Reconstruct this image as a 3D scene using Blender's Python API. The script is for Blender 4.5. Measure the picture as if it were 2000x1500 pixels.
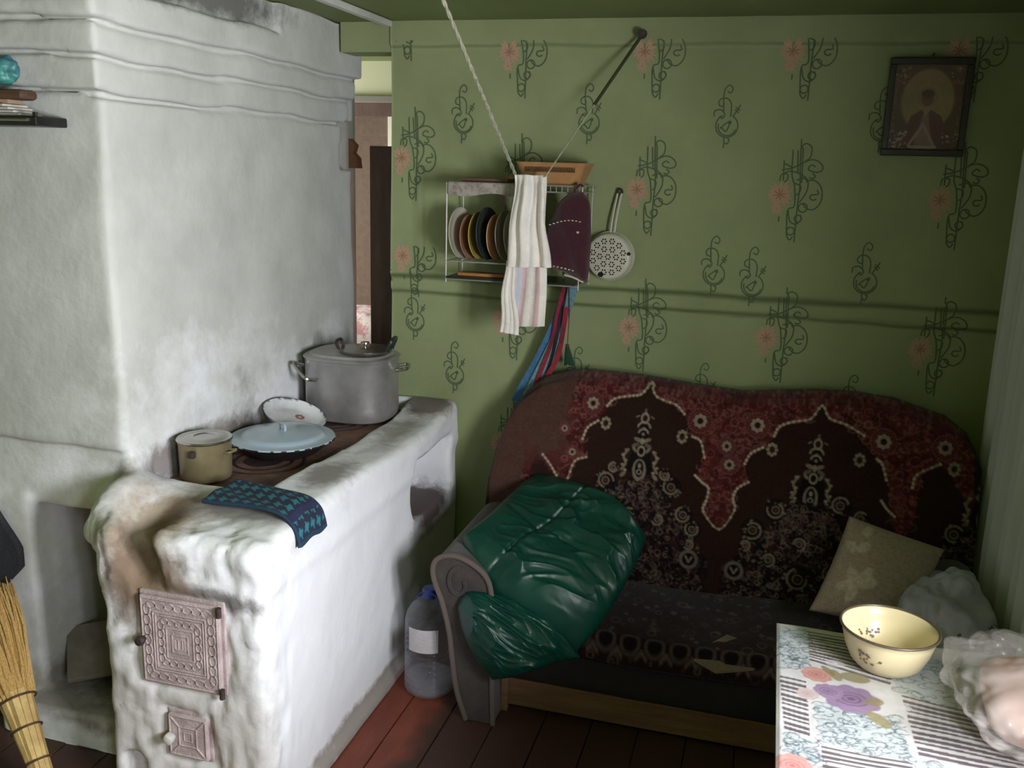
import bpy, bmesh, math, random
import numpy as np
from mathutils import Vector, Matrix, noise as mnoise

for o in list(bpy.data.objects):
    bpy.data.objects.remove(o)
SC = bpy.context.scene
COL = SC.collection
random.seed(7)
RNG = np.random.default_rng(7)
R = math.radians

# ------------------------------------------------------------------ camera
# room axes: X along the papered wall, Y into the room, Z up; camera over the origin
FPX = 1800.0
PITCH, YAW, ROLL = R(13.2), R(15.5), R(1.7)
CAM = np.array([0.0, 0.0, 1.62])
_f = np.array([-math.sin(YAW) * math.cos(PITCH), math.cos(YAW) * math.cos(PITCH), -math.sin(PITCH)])
_r = np.array([math.cos(YAW), math.sin(YAW), 0.0])
_u = np.cross(_r, _f)
RR = math.cos(ROLL) * _r + math.sin(ROLL) * _u
UU = -math.sin(ROLL) * _r + math.cos(ROLL) * _u
cam_data = bpy.data.cameras.new('camera')
cam = bpy.data.objects.new('camera', cam_data)
COL.objects.link(cam)
cam_data.sensor_fit = 'HORIZONTAL'
cam_data.sensor_width = 36.0
cam_data.lens = FPX / 2000.0 * 36.0
cam_data.clip_start = 0.02
cam.matrix_world = Matrix(((RR[0], UU[0], -_f[0], CAM[0]), (RR[1], UU[1], -_f[1], CAM[1]),
                           (RR[2], UU[2], -_f[2], CAM[2]), (0, 0, 0, 1)))
SC.camera = cam


def at(x, y, axis, val):
    """point where the sight line through a photo pixel meets the plane axis = val"""
    d = _f + RR * (x - 1000) / FPX - UU * (y - 750) / FPX
    t = (val - CAM[axis]) / d[axis]
    return CAM + d * t


# ------------------------------------------------------------------ world, daylight, exposure
XR, YW, ZC = 0.70, 3.14, 2.10            # right wall, papered wall, ceiling
XL, YN = -3.2, -1.6                      # left wall, wall behind the camera
WY0, WY1, WZ0, WZ1 = 0.38, 1.20, 0.98, 1.66    # main window in the right wall
VY0, VY1 = -0.80, -0.15                   # second window in the same wall, behind the camera

world = bpy.data.worlds.new('world')
SC.world = world
world.use_nodes = True
bg = world.node_tree.nodes['Background']
bg.inputs[0].default_value = (0.80, 0.90, 1.0, 1)
bg.inputs[1].default_value = 0.6


def area(name, loc, rot, sx, sy, power, color):
    l = bpy.data.lights.new(name, 'AREA')
    l.shape = 'RECTANGLE'
    l.size, l.size_y, l.energy, l.color = sx, sy, power, color
    o = bpy.data.objects.new(name, l)
    COL.objects.link(o)
    o.location = loc
    o.rotation_euler = rot
    return o


# daylight standing in the two windows of the right wall and in the window of the next room
area('daylight_side_window', (XR + 0.17, (WY0 + WY1) / 2, (WZ0 + WZ1) / 2), (0, R(90), 0), WZ1 - WZ0, WY1 - WY0, 158, (0.95, 0.965, 1.0))
area('daylight_second_window', (XR + 0.17, (VY0 + VY1) / 2, (WZ0 + WZ1) / 2), (0, R(90), 0), WZ1 - WZ0, VY1 - VY0, 78, (0.95, 0.965, 1.0))
area('daylight_next_room', (XL - 0.15, 3.95, 1.35), (0, R(-90), 0), 0.9, 0.7, 45, (0.98, 0.97, 0.95))

SC.view_settings.view_transform = 'Standard'
SC.view_settings.look = 'None'
SC.view_settings.exposure = 0.0
SC.view_settings.gamma = 1.0
SC.view_settings.use_curve_mapping = False
SC.cycles.use_denoising = True
SC.cycles.max_bounces = 8
SC.cycles.diffuse_bounces = 5
SC.cycles.transparent_max_bounces = 12
SC.cycles.caustics_reflective = False
SC.cycles.caustics_refractive = False


# ------------------------------------------------------------------ helpers
def lin(c):
    c = np.asarray(c, float) / 255.0
    return np.where(c <= 0.04045, c / 12.92, ((c + 0.055) / 1.055) ** 2.4)


def mat(name, rgb, rough=0.7, metal=0.0, rgb2=None, scale=8.0, detail=4.0, bump=0.0, bscale=60.0,
        attr=None, spec=0.5, transp=0.0, stretch=None, mixpos=(0.35, 0.65), sheen=0.0, coat=0.0):
    m = bpy.data.materials.new(name)
    m.use_nodes = True
    nt = m.node_tree
    b = nt.nodes['Principled BSDF']
    b.inputs['Roughness'].default_value = rough
    b.inputs['Metallic'].default_value = metal
    b.inputs['Specular IOR Level'].default_value = spec
    b.inputs['Sheen Weight'].default_value = sheen
    b.inputs['Coat Weight'].default_value = coat
    c1 = (*lin(rgb), 1)
    tc = nt.nodes.new('ShaderNodeTexCoord')
    mp = nt.nodes.new('ShaderNodeMapping')
    nt.links.new(tc.outputs['Object'], mp.inputs['Vector'])
    if stretch:
        mp.inputs['Scale'].default_value = stretch
    col_out = None
    if attr:
        a = nt.nodes.new('ShaderNodeAttribute')
        a.attribute_name = attr
        col_out = a.outputs['Color']
    if rgb2 is not None or attr:
        n = nt.nodes.new('ShaderNodeTexNoise')
        n.inputs['Scale'].default_value = scale
        n.inputs['Detail'].default_value = detail
        n.inputs['Roughness'].default_value = 0.65
        nt.links.new(mp.outputs[0], n.inputs['Vector'])
        r = nt.nodes.new('ShaderNodeValToRGB')
        r.color_ramp.elements[0].position, r.color_ramp.elements[1].position = mixpos
        nt.links.new(n.outputs['Fac'], r.inputs[0])
        if attr:
            r.color_ramp.elements[0].color = (0.78, 0.78, 0.78, 1)
            r.color_ramp.elements[1].color = (1.1, 1.1, 1.1, 1)
            mx = nt.nodes.new('ShaderNodeMix')
            mx.data_type = 'RGBA'
            mx.blend_type = 'MULTIPLY'
            mx.inputs['Factor'].default_value = 1.0
            nt.links.new(col_out, mx.inputs['A'])
            nt.links.new(r.outputs[0], mx.inputs['B'])
            nt.links.new(mx.outputs['Result'], b.inputs['Base Color'])
        else:
            r.color_ramp.elements[0].color = c1
            r.color_ramp.elements[1].color = (*lin(rgb2), 1)
            nt.links.new(r.outputs[0], b.inputs['Base Color'])
    else:
        b.inputs['Base Color'].default_value = c1
    if bump:
        n2 = nt.nodes.new('ShaderNodeTexNoise')
        n2.inputs['Scale'].default_value = bscale
        n2.inputs['Detail'].default_value = 3
        nt.links.new(mp.outputs[0], n2.inputs['Vector'])
        bp = nt.nodes.new('ShaderNodeBump')
        bp.inputs['Strength'].default_value = bump
        bp.inputs['Distance'].default_value = 0.004
        nt.links.new(n2.outputs['Fac'], bp.inputs['Height'])
        nt.links.new(bp.outputs[0], b.inputs['Normal'])
    if transp:
        out = nt.nodes['Material Output']
        t = nt.nodes.new('ShaderNodeBsdfTransparent')
        ms = nt.nodes.new('ShaderNodeMixShader')
        ms.inputs[0].default_value = transp
        nt.links.new(b.outputs[0], ms.inputs[1])
        nt.links.new(t.outputs[0], ms.inputs[2])
        nt.links.new(ms.outputs[0], out.inputs['Surface'])
    return m


def tag(o, label=None, cat=None, group=None, kind=None):
    for k, v in (('label', label), ('category', cat), ('group', group), ('kind', kind)):
        if v:
            o[k] = v
    return o


def root(name, loc, label, cat, group=None):
    o = bpy.data.objects.new(name, None)
    COL.objects.link(o)
    o.location = loc
    o.empty_display_size = 0.05
    return tag(o, label, cat, group)


def base_of(o):
    v = Vector((0, 0, 0))
    while o is not None:
        v += o.location
        o = o.parent
    return v


def obj(name, verts, faces, m, parent=None, smooth=True, origin=None, colors=None, mats=None, fmat=None):
    """one mesh object; verts are in room coordinates"""
    verts = np.asarray(verts, float).reshape(-1, 3)
    off = np.array(base_of(parent)) if parent else np.zeros(3)
    loc = np.zeros(3)
    if origin is not None:
        loc = np.array(origin) - off
    me = bpy.data.meshes.new(name)
    me.from_pydata((verts - off - loc).tolist(), [], [list(map(int, f)) for f in faces])
    for mm in (mats or [m]):
        me.materials.append(mm)
    if fmat is not None:
        me.polygons.foreach_set('material_index', np.asarray(fmat, np.int32))
    if smooth:
        me.polygons.foreach_set('use_smooth', np.ones(len(me.polygons), bool))
    if colors is not None:
        ca = me.color_attributes.new('Col', 'FLOAT_COLOR', 'POINT')
        cc = np.ones((len(verts), 4), np.float32)
        cc[:, :3] = colors
        ca.data.foreach_set('color', cc.ravel())
    me.update()
    o = bpy.data.objects.new(name, me)
    COL.objects.link(o)
    o.location = loc
    if parent:
        o.parent = parent
    return o


class MB:
    """collects verts and faces of one part"""
    def __init__(s):
        s.v, s.f, s.mi = [], [], []

    def add(s, v, f, mi=0):
        n = len(s.v)
        s.v += [tuple(p) for p in v]
        s.f += [[i + n for i in q] for q in f]
        s.mi += [mi] * len(f)
        return s

    def box(s, x0, x1, y0, y1, z0, z1, mi=0, bevel=0.0, rot=None, piv=None):
        bm = bmesh.new()
        bmesh.ops.create_cube(bm, size=1)
        for v in bm.verts:
            v.co = Vector(((x0 + x1) / 2 + v.co.x * (x1 - x0), (y0 + y1) / 2 + v.co.y * (y1 - y0), (z0 + z1) / 2 + v.co.z * (z1 - z0)))
        if bevel:
            bmesh.ops.bevel(bm, geom=bm.edges[:], offset=bevel, segments=2, profile=0.5, affect='EDGES')
        if rot is not None:
            p = Vector(piv if piv is not None else ((x0 + x1) / 2, (y0 + y1) / 2, (z0 + z1) / 2))
            for v in bm.verts:
                v.co = rot @ (v.co - p) + p
        bm.verts.index_update()
        s.add([v.co[:] for v in bm.verts], [[v.index for v in f.verts] for f in bm.faces], mi)
        bm.free()
        return s

    def tube(s, pts, r, n=8, mi=0, closed=False, caps=True):
        pts = [np.array(p, float) for p in pts]
        rs = r if hasattr(r, '__len__') else [r] * len(pts)
        N = len(pts)
        rings = []
        prev = None
        for i, p in enumerate(pts):
            a = pts[(i - 1) % N] if (i or closed) else p
            b = pts[(i + 1) % N] if (i < N - 1 or closed) else p
            t = b - a
            t /= (np.linalg.norm(t) + 1e-12)
            if prev is None:
                e = np.array([0, 0, 1.0]) if abs(t[2]) < 0.9 else np.array([1.0, 0, 0])
                u = np.cross(t, e)
            else:
                u = prev - t * (prev @ t)
            u /= (np.linalg.norm(u) + 1e-12)
            prev = u
            w = np.cross(t, u)
            rings.append([p + rs[i] * (math.cos(2 * math.pi * k / n) * u + math.sin(2 * math.pi * k / n) * w) for k in range(n)])
        v = [q for g in rings for q in g]
        f = []
        for i in range(N if closed else N - 1):
            j = (i + 1) % N
            for k in range(n):
                f.append([i * n + k, i * n + (k + 1) % n, j * n + (k + 1) % n, j * n + k])
        if caps and not closed:
            f.append(list(range(n))[::-1])
            f.append([(N - 1) * n + k for k in range(n)])
        return s.add(v, f, mi)

    def lathe(s, prof, c, n=48, mi=0, axis=(0, 0, 1), sx=1.0, sy=1.0):
        """profile of (radius, height) turned about an axis through c"""
        ax = Vector(axis).normalized()
        q = Vector((0, 0, 1)).rotation_difference(ax)
        v = []
        for (r, h) in prof:
            for k in range(n):
                a = 2 * math.pi * k / n
                p = q @ Vector((r * math.cos(a) * sx, r * math.sin(a) * sy, h)) + Vector(c)
                v.append(p[:])
        f = []
        for i in range(len(prof) - 1):
            for k in range(n):
                f.append([i * n + k, i * n + (k + 1) % n, (i + 1) * n + (k + 1) % n, (i + 1) * n + k])
        if prof[0][0] > 1e-6:
            f.append([k for k in range(n)][::-1])
        if prof[-1][0] > 1e-6:
            f.append([(len(prof) - 1) * n + k for k in range(n)])
        return s.add(v, f, mi)

    def prism(s, pts2, y0, y1, mi=0, axis=1):
        """outline in the XZ plane (axis 1) or YZ plane (axis 0) pulled along the axis"""
        n = len(pts2)
        v = []
        for y in (y0, y1):
            for (a, b) in pts2:
                v.append((a, y, b) if axis == 1 else ((y, a, b) if axis == 0 else (a, b, y)))
        f = [list(range(n)), [n + k for k in range(n)][::-1]]
        f += [[k, n + k, n + (k + 1) % n, (k + 1) % n] for k in range(n)]
        return s.add(v, f, mi)

    def build(s, name, m, parent=None, smooth=True, mats=None, origin=None, bev=0.0, auto=40):
        o = obj(name, s.v, s.f, m, parent, smooth, origin, mats=mats, fmat=s.mi if mats else None)
        bm = bmesh.new()
        bm.from_mesh(o.data)
        bmesh.ops.recalc_face_normals(bm, faces=bm.faces[:])
        if smooth:
            for e in bm.edges:
                if len(e.link_faces) == 2 and e.calc_face_angle(0) > R(auto):
                    e.smooth = False
        bm.to_mesh(o.data)
        bm.free()
        return o


def grid_faces(nu, nv, wrap=False):
    f = []
    for i in range(nu - 1):
        for j in range(nv - 1):
            a = i * nv + j
            f.append([a, a + nv, a + nv + 1, a + 1])
    return f


def nz(x, y, z, s=1.0, seed=0.0):
    """vector noise in -1..1"""
    x, y, z = np.broadcast_arrays(np.asarray(x, float), np.asarray(y, float), np.asarray(z, float))
    return np.array([mnoise.noise(Vector((a * s + seed, b * s - seed, c * s + 2 * seed))) for a, b, c in zip(x.ravel(), y.ravel(), z.ravel())]).reshape(x.shape)


def smoothstep(a, b, x):
    t = np.clip((x - a) / (b - a), 0, 1)
    return t * t * (3 - 2 * t)


class Canvas:
    """flat print painted in metres, later read off at mesh vertices"""
    def __init__(s, x0, x1, y0, y1, step, bg):
        s.x0, s.y0, s.st = x0, y0, step
        s.W = int((x1 - x0) / step) + 2
        s.H = int((y1 - y0) / step) + 2
        s.im = np.zeros((s.H, s.W, 3)) + lin(bg)

    def _win(s, xa, xb, ya, yb):
        i0 = max(0, int((xa - s.x0) / s.st) - 1)
        i1 = min(s.W, int((xb - s.x0) / s.st) + 3)
        j0 = max(0, int((ya - s.y0) / s.st) - 1)
        j1 = min(s.H, int((yb - s.y0) / s.st) + 3)
        if i1 <= i0 or j1 <= j0:
            return None
        X, Y = np.meshgrid(s.x0 + np.arange(i0, i1) * s.st, s.y0 + np.arange(j0, j1) * s.st)
        return (slice(j0, j1), slice(i0, i1)), X, Y

    def _put(s, w, d, col, op=1.0):
        a = np.clip(0.5 - d / s.st, 0, 1)[..., None] * op
        s.im[w] = s.im[w] * (1 - a) + lin(col) * a

    def disc(s, x, y, r, col, ry=None, ang=0.0, op=1.0):
        ry = ry or r
        m = max(r, ry)
        q = s._win(x - m, x + m, y - m, y + m)
        if not q:
            return
        w, X, Y = q
        c, n = math.cos(ang), math.sin(ang)
        u, v = (X - x) * c + (Y - y) * n, -(X - x) * n + (Y - y) * c
        s._put(w, (np.hypot(u / r, v / ry) - 1) * min(r, ry), col, op)

    def ring(s, x, y, r, wd, col, ry=None, op=1.0):
        ry = ry or r
        m = max(r, ry) + wd
        q = s._win(x - m, x + m, y - m, y + m)
        if not q:
            return
        w, X, Y = q
        s._put(w, np.abs((np.hypot((X - x) / r, (Y - y) / ry) - 1) * min(r, ry)) - wd / 2, col, op)

    def line(s, pts, wd, col, op=1.0):
        for (a, b) in zip(pts[:-1], pts[1:]):
            q = s._win(min(a[0], b[0]) - wd, max(a[0], b[0]) + wd, min(a[1], b[1]) - wd, max(a[1], b[1]) + wd)
            if not q:
                continue
            w, X, Y = q
            dx, dy = b[0] - a[0], b[1] - a[1]
            t = np.clip(((X - a[0]) * dx + (Y - a[1]) * dy) / (dx * dx + dy * dy + 1e-12), 0, 1)
            s._put(w, np.hypot(X - a[0] - t * dx, Y - a[1] - t * dy) - wd / 2, col, op)

    def poly(s, pts, col, op=1.0):
        P = np.array(pts)
        q = s._win(P[:, 0].min(), P[:, 0].max(), P[:, 1].min(), P[:, 1].max())
        if not q:
            return None
        w, X, Y = q
        ins = np.zeros(X.shape, bool)
        n = len(P)
        for i in range(n):
            x1, y1 = P[i]
            x2, y2 = P[(i + 1) % n]
            c = ((y1 > Y) != (y2 > Y)) & (X < (x2 - x1) * (Y - y1) / (y2 - y1 + 1e-12) + x1)
            ins ^= c
        a = ins[..., None] * op
        s.im[w] = s.im[w] * (1 - a) + lin(col) * a

    def sample(s, x, y):
        fx = np.clip((np.asarray(x) - s.x0) / s.st, 0, s.W - 1.001)
        fy = np.clip((np.asarray(y) - s.y0) / s.st, 0, s.H - 1.001)
        i, j = fx.astype(int), fy.astype(int)
        a, b = (fx - i)[..., None], (fy - j)[..., None]
        I = s.im
        return (I[j, i] * (1 - a) + I[j, i + 1] * a) * (1 - b) + (I[j + 1, i] * (1 - a) + I[j + 1, i + 1] * a) * b


def catmull(pts, n=8):
    P = [np.array(p, float) for p in pts]
    P = [2 * P[0] - P[1]] + P + [2 * P[-1] - P[-2]]
    out = []
    for i in range(1, len(P) - 2):
        a, b, c, d = P[i - 1:i + 3]
        for k in range(n):
            t = k / n
            out.append(0.5 * (2 * b + (c - a) * t + (2 * a - 5 * b + 4 * c - d) * t * t + (3 * b - a - 3 * c + d) * t ** 3))
    out.append(P[-2])
    return out


def pillow(name, corners, thick, m, parent=None, n=40, power=0.5, wrinkle=None, colors=None, sag=0.0, pinch=0.06):
    """stuffed quad: four corners (room coordinates, in order), puffed to both sides"""
    A, B, C, D = [np.array(c, float) for c in corners]
    nrm = np.cross(B - A, D - A)
    nrm /= np.linalg.norm(nrm)
    s = np.linspace(0, 1, n)
    S, T = np.meshgrid(s, s, indexing='ij')
    e = 4 * S * (1 - S) * 4 * T * (1 - T)
    # pull the sides in a little between the corners
    S2 = S + pinch * (0.5 - S) * 4 * T * (1 - T) * np.abs(2 * S - 1)
    T2 = T + pinch * (0.5 - T) * 4 * S * (1 - S) * np.abs(2 * T - 1)
    P = ((1 - S2) * (1 - T2))[..., None] * A + (S2 * (1 - T2))[..., None] * B + (S2 * T2)[..., None] * C + ((1 - S2) * T2)[..., None] * D
    h = thick / 2 * e ** power
    verts, faces = [], []
    for sgn in (1, -1):
        H = h * sgn
        if wrinkle is not None:
            H = H + (wrinkle(S, T) * np.minimum(1, e * 3) * sgn if sgn > 0 else 0)
        V = P + nrm * H[..., None]
        V[..., 2] -= sag * e
        k = len(verts)
        verts += V.reshape(-1, 3).tolist()
        for q in grid_faces(n, n):
            q = [i + k for i in q]
            faces.append(q if sgn > 0 else q[::-1])
    cols = None
    if colors is not None:
        c = colors(S, T).reshape(-1, 3)
        cols = np.concatenate([c, c])
    o = obj(name, verts, faces, m, parent, colors=cols)
    bm = bmesh.new()
    bm.from_mesh(o.data)
    bmesh.ops.remove_doubles(bm, verts=bm.verts[:], dist=1e-5)
    bmesh.ops.recalc_face_normals(bm, faces=bm.faces[:])
    bm.to_mesh(o.data)
    bm.free()
    return o


# ------------------------------------------------------------------ materials
M = {}
M['paper'] = mat('wallpaper_green', (150, 160, 117), 0.75, rgb2=(140, 150, 108), scale=3.0, bump=0.12, bscale=40)
M['paper_dark'] = mat('wallpaper_ink_green', (84, 100, 70), 0.75)
M['paper_peach'] = mat('wallpaper_ink_peach', (182, 150, 124), 0.75)
M['paper_rust'] = mat('wallpaper_ink_rust', (150, 114, 88), 0.75)
M['ceiling'] = mat('ceiling_green_paint', (112, 126, 74), 0.6, rgb2=(102, 115, 66), scale=2.5, bump=0.1, bscale=25)
M['curtain'] = mat('sheer_white', (225, 228, 228), 0.8, transp=0.35)
M['white_paint'] = mat('white_paint', (205, 205, 200), 0.6, rgb2=(190, 190, 184), scale=6)
M['glass'] = mat('window_glass', (230, 240, 240), 0.05, transp=0.92)
M['wood_board'] = mat('worn_wood', (112, 84, 60), 0.6, rgb2=(90, 64, 44), scale=6, stretch=(1, 6, 6), bump=0.2)
M['black'] = mat('black_paint', (20, 20, 20), 0.35, rgb2=(34, 34, 33), scale=30)
M['iron'] = mat('rusty_iron', (132, 98, 82), 0.8, 0.1, rgb2=(74, 54, 50), scale=9, bump=0.4, bscale=90)
M['dark_iron'] = mat('dark_iron', (48, 40, 40), 0.6, 0.2, rgb2=(74, 58, 54), scale=25, bump=0.3)
M['alu'] = mat('dull_aluminium', (186, 183, 184), 0.42, 0.55, rgb2=(150, 146, 147), scale=5, bump=0.15, bscale=30)
M['steel'] = mat('steel', (175, 172, 165), 0.25, 0.95)
M['wire'] = mat('wire_white', (165, 162, 152), 0.45, 0.3)

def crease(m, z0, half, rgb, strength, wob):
    """dark line along a paper crease: grime, with fold shade put into the colour"""
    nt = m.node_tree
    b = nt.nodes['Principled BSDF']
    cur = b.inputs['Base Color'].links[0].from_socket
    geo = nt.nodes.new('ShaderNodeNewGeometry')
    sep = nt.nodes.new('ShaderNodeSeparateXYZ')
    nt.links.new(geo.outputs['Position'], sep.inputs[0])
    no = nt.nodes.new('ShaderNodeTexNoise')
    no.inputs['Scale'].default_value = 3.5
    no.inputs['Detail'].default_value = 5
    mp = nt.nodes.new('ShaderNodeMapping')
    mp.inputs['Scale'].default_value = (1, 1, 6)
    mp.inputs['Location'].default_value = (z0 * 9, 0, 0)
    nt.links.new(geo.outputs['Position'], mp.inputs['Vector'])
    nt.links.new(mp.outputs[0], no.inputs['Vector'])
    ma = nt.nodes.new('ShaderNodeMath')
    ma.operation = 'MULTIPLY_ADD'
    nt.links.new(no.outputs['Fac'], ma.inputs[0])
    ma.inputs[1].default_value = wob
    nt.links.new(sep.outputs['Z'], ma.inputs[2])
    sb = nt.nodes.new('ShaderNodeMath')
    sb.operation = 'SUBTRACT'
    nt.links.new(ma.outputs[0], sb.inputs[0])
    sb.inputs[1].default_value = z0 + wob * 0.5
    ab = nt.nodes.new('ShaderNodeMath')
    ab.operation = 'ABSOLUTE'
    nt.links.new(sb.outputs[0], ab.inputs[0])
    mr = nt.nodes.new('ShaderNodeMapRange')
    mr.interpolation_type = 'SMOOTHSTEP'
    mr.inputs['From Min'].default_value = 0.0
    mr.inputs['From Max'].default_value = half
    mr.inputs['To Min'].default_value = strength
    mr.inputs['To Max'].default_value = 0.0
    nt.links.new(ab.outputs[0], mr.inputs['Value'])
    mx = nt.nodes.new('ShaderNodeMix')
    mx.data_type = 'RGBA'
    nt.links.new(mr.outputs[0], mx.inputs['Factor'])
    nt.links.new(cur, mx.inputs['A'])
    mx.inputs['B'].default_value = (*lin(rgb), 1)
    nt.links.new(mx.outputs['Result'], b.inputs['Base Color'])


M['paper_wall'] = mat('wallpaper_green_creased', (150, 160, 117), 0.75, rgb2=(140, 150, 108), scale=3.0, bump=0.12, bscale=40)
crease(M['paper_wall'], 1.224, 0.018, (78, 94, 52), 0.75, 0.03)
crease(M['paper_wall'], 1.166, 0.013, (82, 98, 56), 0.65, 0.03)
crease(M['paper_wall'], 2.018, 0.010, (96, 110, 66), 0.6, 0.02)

# ------------------------------------------------------------------ setting
def struct(o, kind='structure'):
    o['kind'] = kind
    return o


# floor of painted planks along Y, paint worn off in front of the sofa
mfl = mat('floor_red_paint', (132, 66, 46), 0.55, rgb2=(112, 52, 38), scale=5, stretch=(3, 1, 3), bump=0.15)
nt = mfl.node_tree
b = nt.nodes['Principled BSDF']
src = b.inputs['Base Color'].links[0].from_socket
geo = nt.nodes.new('ShaderNodeNewGeometry')
sep = nt.nodes.new('ShaderNodeSeparateXYZ')
nt.links.new(geo.outputs['Position'], sep.inputs[0])
nn = nt.nodes.new('ShaderNodeTexNoise')
nn.inputs['Scale'].default_value = 9
nn.inputs['Detail'].default_value = 8
nt.links.new(geo.outputs['Position'], nn.inputs['Vector'])
ma = nt.nodes.new('ShaderNodeMath')
ma.operation = 'MULTIPLY_ADD'
nt.links.new(nn.outputs['Fac'], ma.inputs[0])
ma.inputs[1].default_value = 0.22
nt.links.new(sep.outputs['X'], ma.inputs[2])
mr = nt.nodes.new('ShaderNodeMapRange')
mr.inputs['From Min'].default_value = -0.80
mr.inputs['From Max'].default_value = -0.72
nt.links.new(ma.outputs[0], mr.inputs['Value'])
mr2 = nt.nodes.new('ShaderNodeMapRange')       # and worn again before the stove recess
mr2.inputs['From Min'].default_value = -1.26
mr2.inputs['From Max'].default_value = -1.38
nt.links.new(ma.outputs[0], mr2.inputs['Value'])
mmx = nt.nodes.new('ShaderNodeMath')
mmx.operation = 'MAXIMUM'
nt.links.new(mr.outputs[0], mmx.inputs[0])
nt.links.new(mr2.outputs[0], mmx.inputs[1])
mx = nt.nodes.new('ShaderNodeMix')
mx.data_type = 'RGBA'
nt.links.new(mmx.outputs[0], mx.inputs['Factor'])
nt.links.new(src, mx.inputs['A'])
mx.inputs['B'].default_value = (*lin((66, 42, 32)), 1)
nt.links.new(mx.outputs['Result'], b.inputs['Base Color'])

floor = struct(MB().box(XL, XR, YN, 5.0, -0.08, -0.022).build('floor', M['dark_iron'], smooth=False))
x = XL
k = 0
while x < XR - 0.01:
    w = min(0.14, XR - x)
    MB().box(x + 0.0015, x + w - 0.0015, YN, 4.95, -0.024, 0.0 - 0.0012 * (k % 3), bevel=0.002).build('plank', mfl, floor, smooth=False)
    x += w
    k += 1

struct(MB().box(XL, XR + 0.2, YN - 0.2, 5.0, ZC, ZC + 0.1).build('ceiling', M['ceiling'], smooth=False))

# papered wall with the two long folds of the paper over the log behind
XJ = -1.342     # free edge of the papered wall at the passage


def wall_bulge(X, Z):
    """how far the paper stands off the wall plane (towards the room)"""
    X = np.asarray(X, float)
    Z = np.asarray(Z, float)
    zr1 = 1.236 + 0.006 * np.sin(X * 5)
    zr2 = 1.172 + 0.006 * np.sin(X * 4 + 1)
    h = 0.016 * smoothstep(zr1 - 0.020, zr1 + 0.006, Z)          # upper sheet stands proud, undercut by a fold
    h = h - 0.016 * smoothstep(zr1 + 0.006, zr1 + 0.40, Z)
    h = h + 0.011 * smoothstep(zr2 - 0.012, zr2 + 0.004, Z) - 0.011 * smoothstep(zr2 + 0.01, zr1 + 0.03, Z)
    h = h + 0.008 * smoothstep(2.005, 2.03, Z)                      # strip along the ceiling
    h = h + 0.0025 * np.sin(X * 9 + Z * 3) + 0.0015 * np.sin(X * 23 - Z * 7) + 0.002 * np.sin(Z * 11 + X * 2)
    return h


nx, nzv = 210, 330
gx = np.linspace(XJ, XR, nx)
gz = np.linspace(0, ZC, nzv)
GX, GZ = np.meshgrid(gx, gz, indexing='ij')
GY = YW - wall_bulge(GX, GZ)
V = np.stack([GX, GY, GZ], -1).reshape(-1, 3)
nV = len(V)
F = [q[::-1] for q in grid_faces(nx, nzv)]
bk = np.stack([GX, np.full_like(GX, YW + 0.12), GZ], -1)
V = np.concatenate([V, np.array([[XJ, YW + 0.12, 0], [XJ, YW + 0.12, ZC], [XR, YW + 0.12, ZC], [XR, YW + 0.12, 0]])])
edge = [j for j in range(nzv)]
F += [[j, j + 1, nV + 1, nV] if j == 0 else [j, j + 1, nV + 1] for j in range(nzv - 1)]
F += [[nV, nV + 1, nV + 2, nV + 3]]
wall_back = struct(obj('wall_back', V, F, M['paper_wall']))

struct(MB().box(XL, XJ - 0.34, YW + 0.3, YW + 0.42, 0, ZC).build('wall_partition', M['white_paint'], smooth=False))
wl = MB().box(XL - 0.1, XL, YN, 3.6, 0, ZC).box(XL - 0.1, XL, 4.3, 5.0, 0, ZC).box(XL - 0.1, XL, 3.6, 4.3, 0, 0.9).box(XL - 0.1, XL, 3.6, 4.3, 1.8, ZC)
struct(wl.build('wall_left', M['paper'], smooth=False))
struct(MB().box(XL, XR + 0.14, YN - 0.1, YN, 0, ZC).build('wall_front', M['paper'], smooth=False))
wr = MB()
for (ya, yb) in ((YN - 0.1, VY0), (VY1, WY0), (WY1, YW + 0.12)):
    wr.box(XR, XR + 0.14, ya, yb, 0, ZC)
for (ya, yb) in ((VY0, VY1), (WY0, WY1)):
    wr.box(XR, XR + 0.14, ya, yb, 0, WZ0).box(XR, XR + 0.14, ya, yb, WZ1, ZC)
struct(wr.build('wall_right', M['paper'], smooth=False))


def window(name, plane, lo, hi, z0, z1, axis):
    """two-sash window in a wall: frame with mullion, two panes"""
    fr = MB()
    def bx(a0, a1, c0, c1, d0=0.02, d1=0.09):
        if axis == 0:
            fr.box(plane + d0, plane + d1, a0, a1, c0, c1, bevel=0.003)
        else:
            fr.box(a0, a1, plane - d1, plane - d0, c0, c1, bevel=0.003)
    t = 0.055
    bx(lo, hi, z0, z0 + t)
    bx(lo, hi, z1 - t, z1)
    bx(lo, lo + t, z0, z1)
    bx(hi - t, hi, z0, z1)
    mid = (lo + hi) / 2
    bx(mid - 0.03, mid + 0.03, z0, z1)
    w = struct(fr.build(name, M['white_paint'], smooth=False))
    for (a, c) in ((lo + t, mid - 0.03), (mid + 0.03, hi - t)):
        g = MB()
        if axis == 0:
            g.box(plane + 0.05, plane + 0.054, a, c, z0 + t, z1 - t)
        else:
            g.box(a, c, plane - 0.054, plane - 0.05, z0 + t, z1 - t)
        g.build('pane', M['glass'], w, smooth=False)
    s = MB()
    if axis == 0:
        s.box(plane - 0.05, plane + 0.03, lo - 0.05, hi + 0.05, z0 - 0.03, z0, bevel=0.004)
    else:
        s.box(lo - 0.05, hi + 0.05, plane - 0.03, plane + 0.05, z0 - 0.03, z0, bevel=0.004)
    s.build('sill', M['white_paint'], w, smooth=False)


window('window_1', XR, WY0, WY1, WZ0, WZ1, 0)
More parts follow.
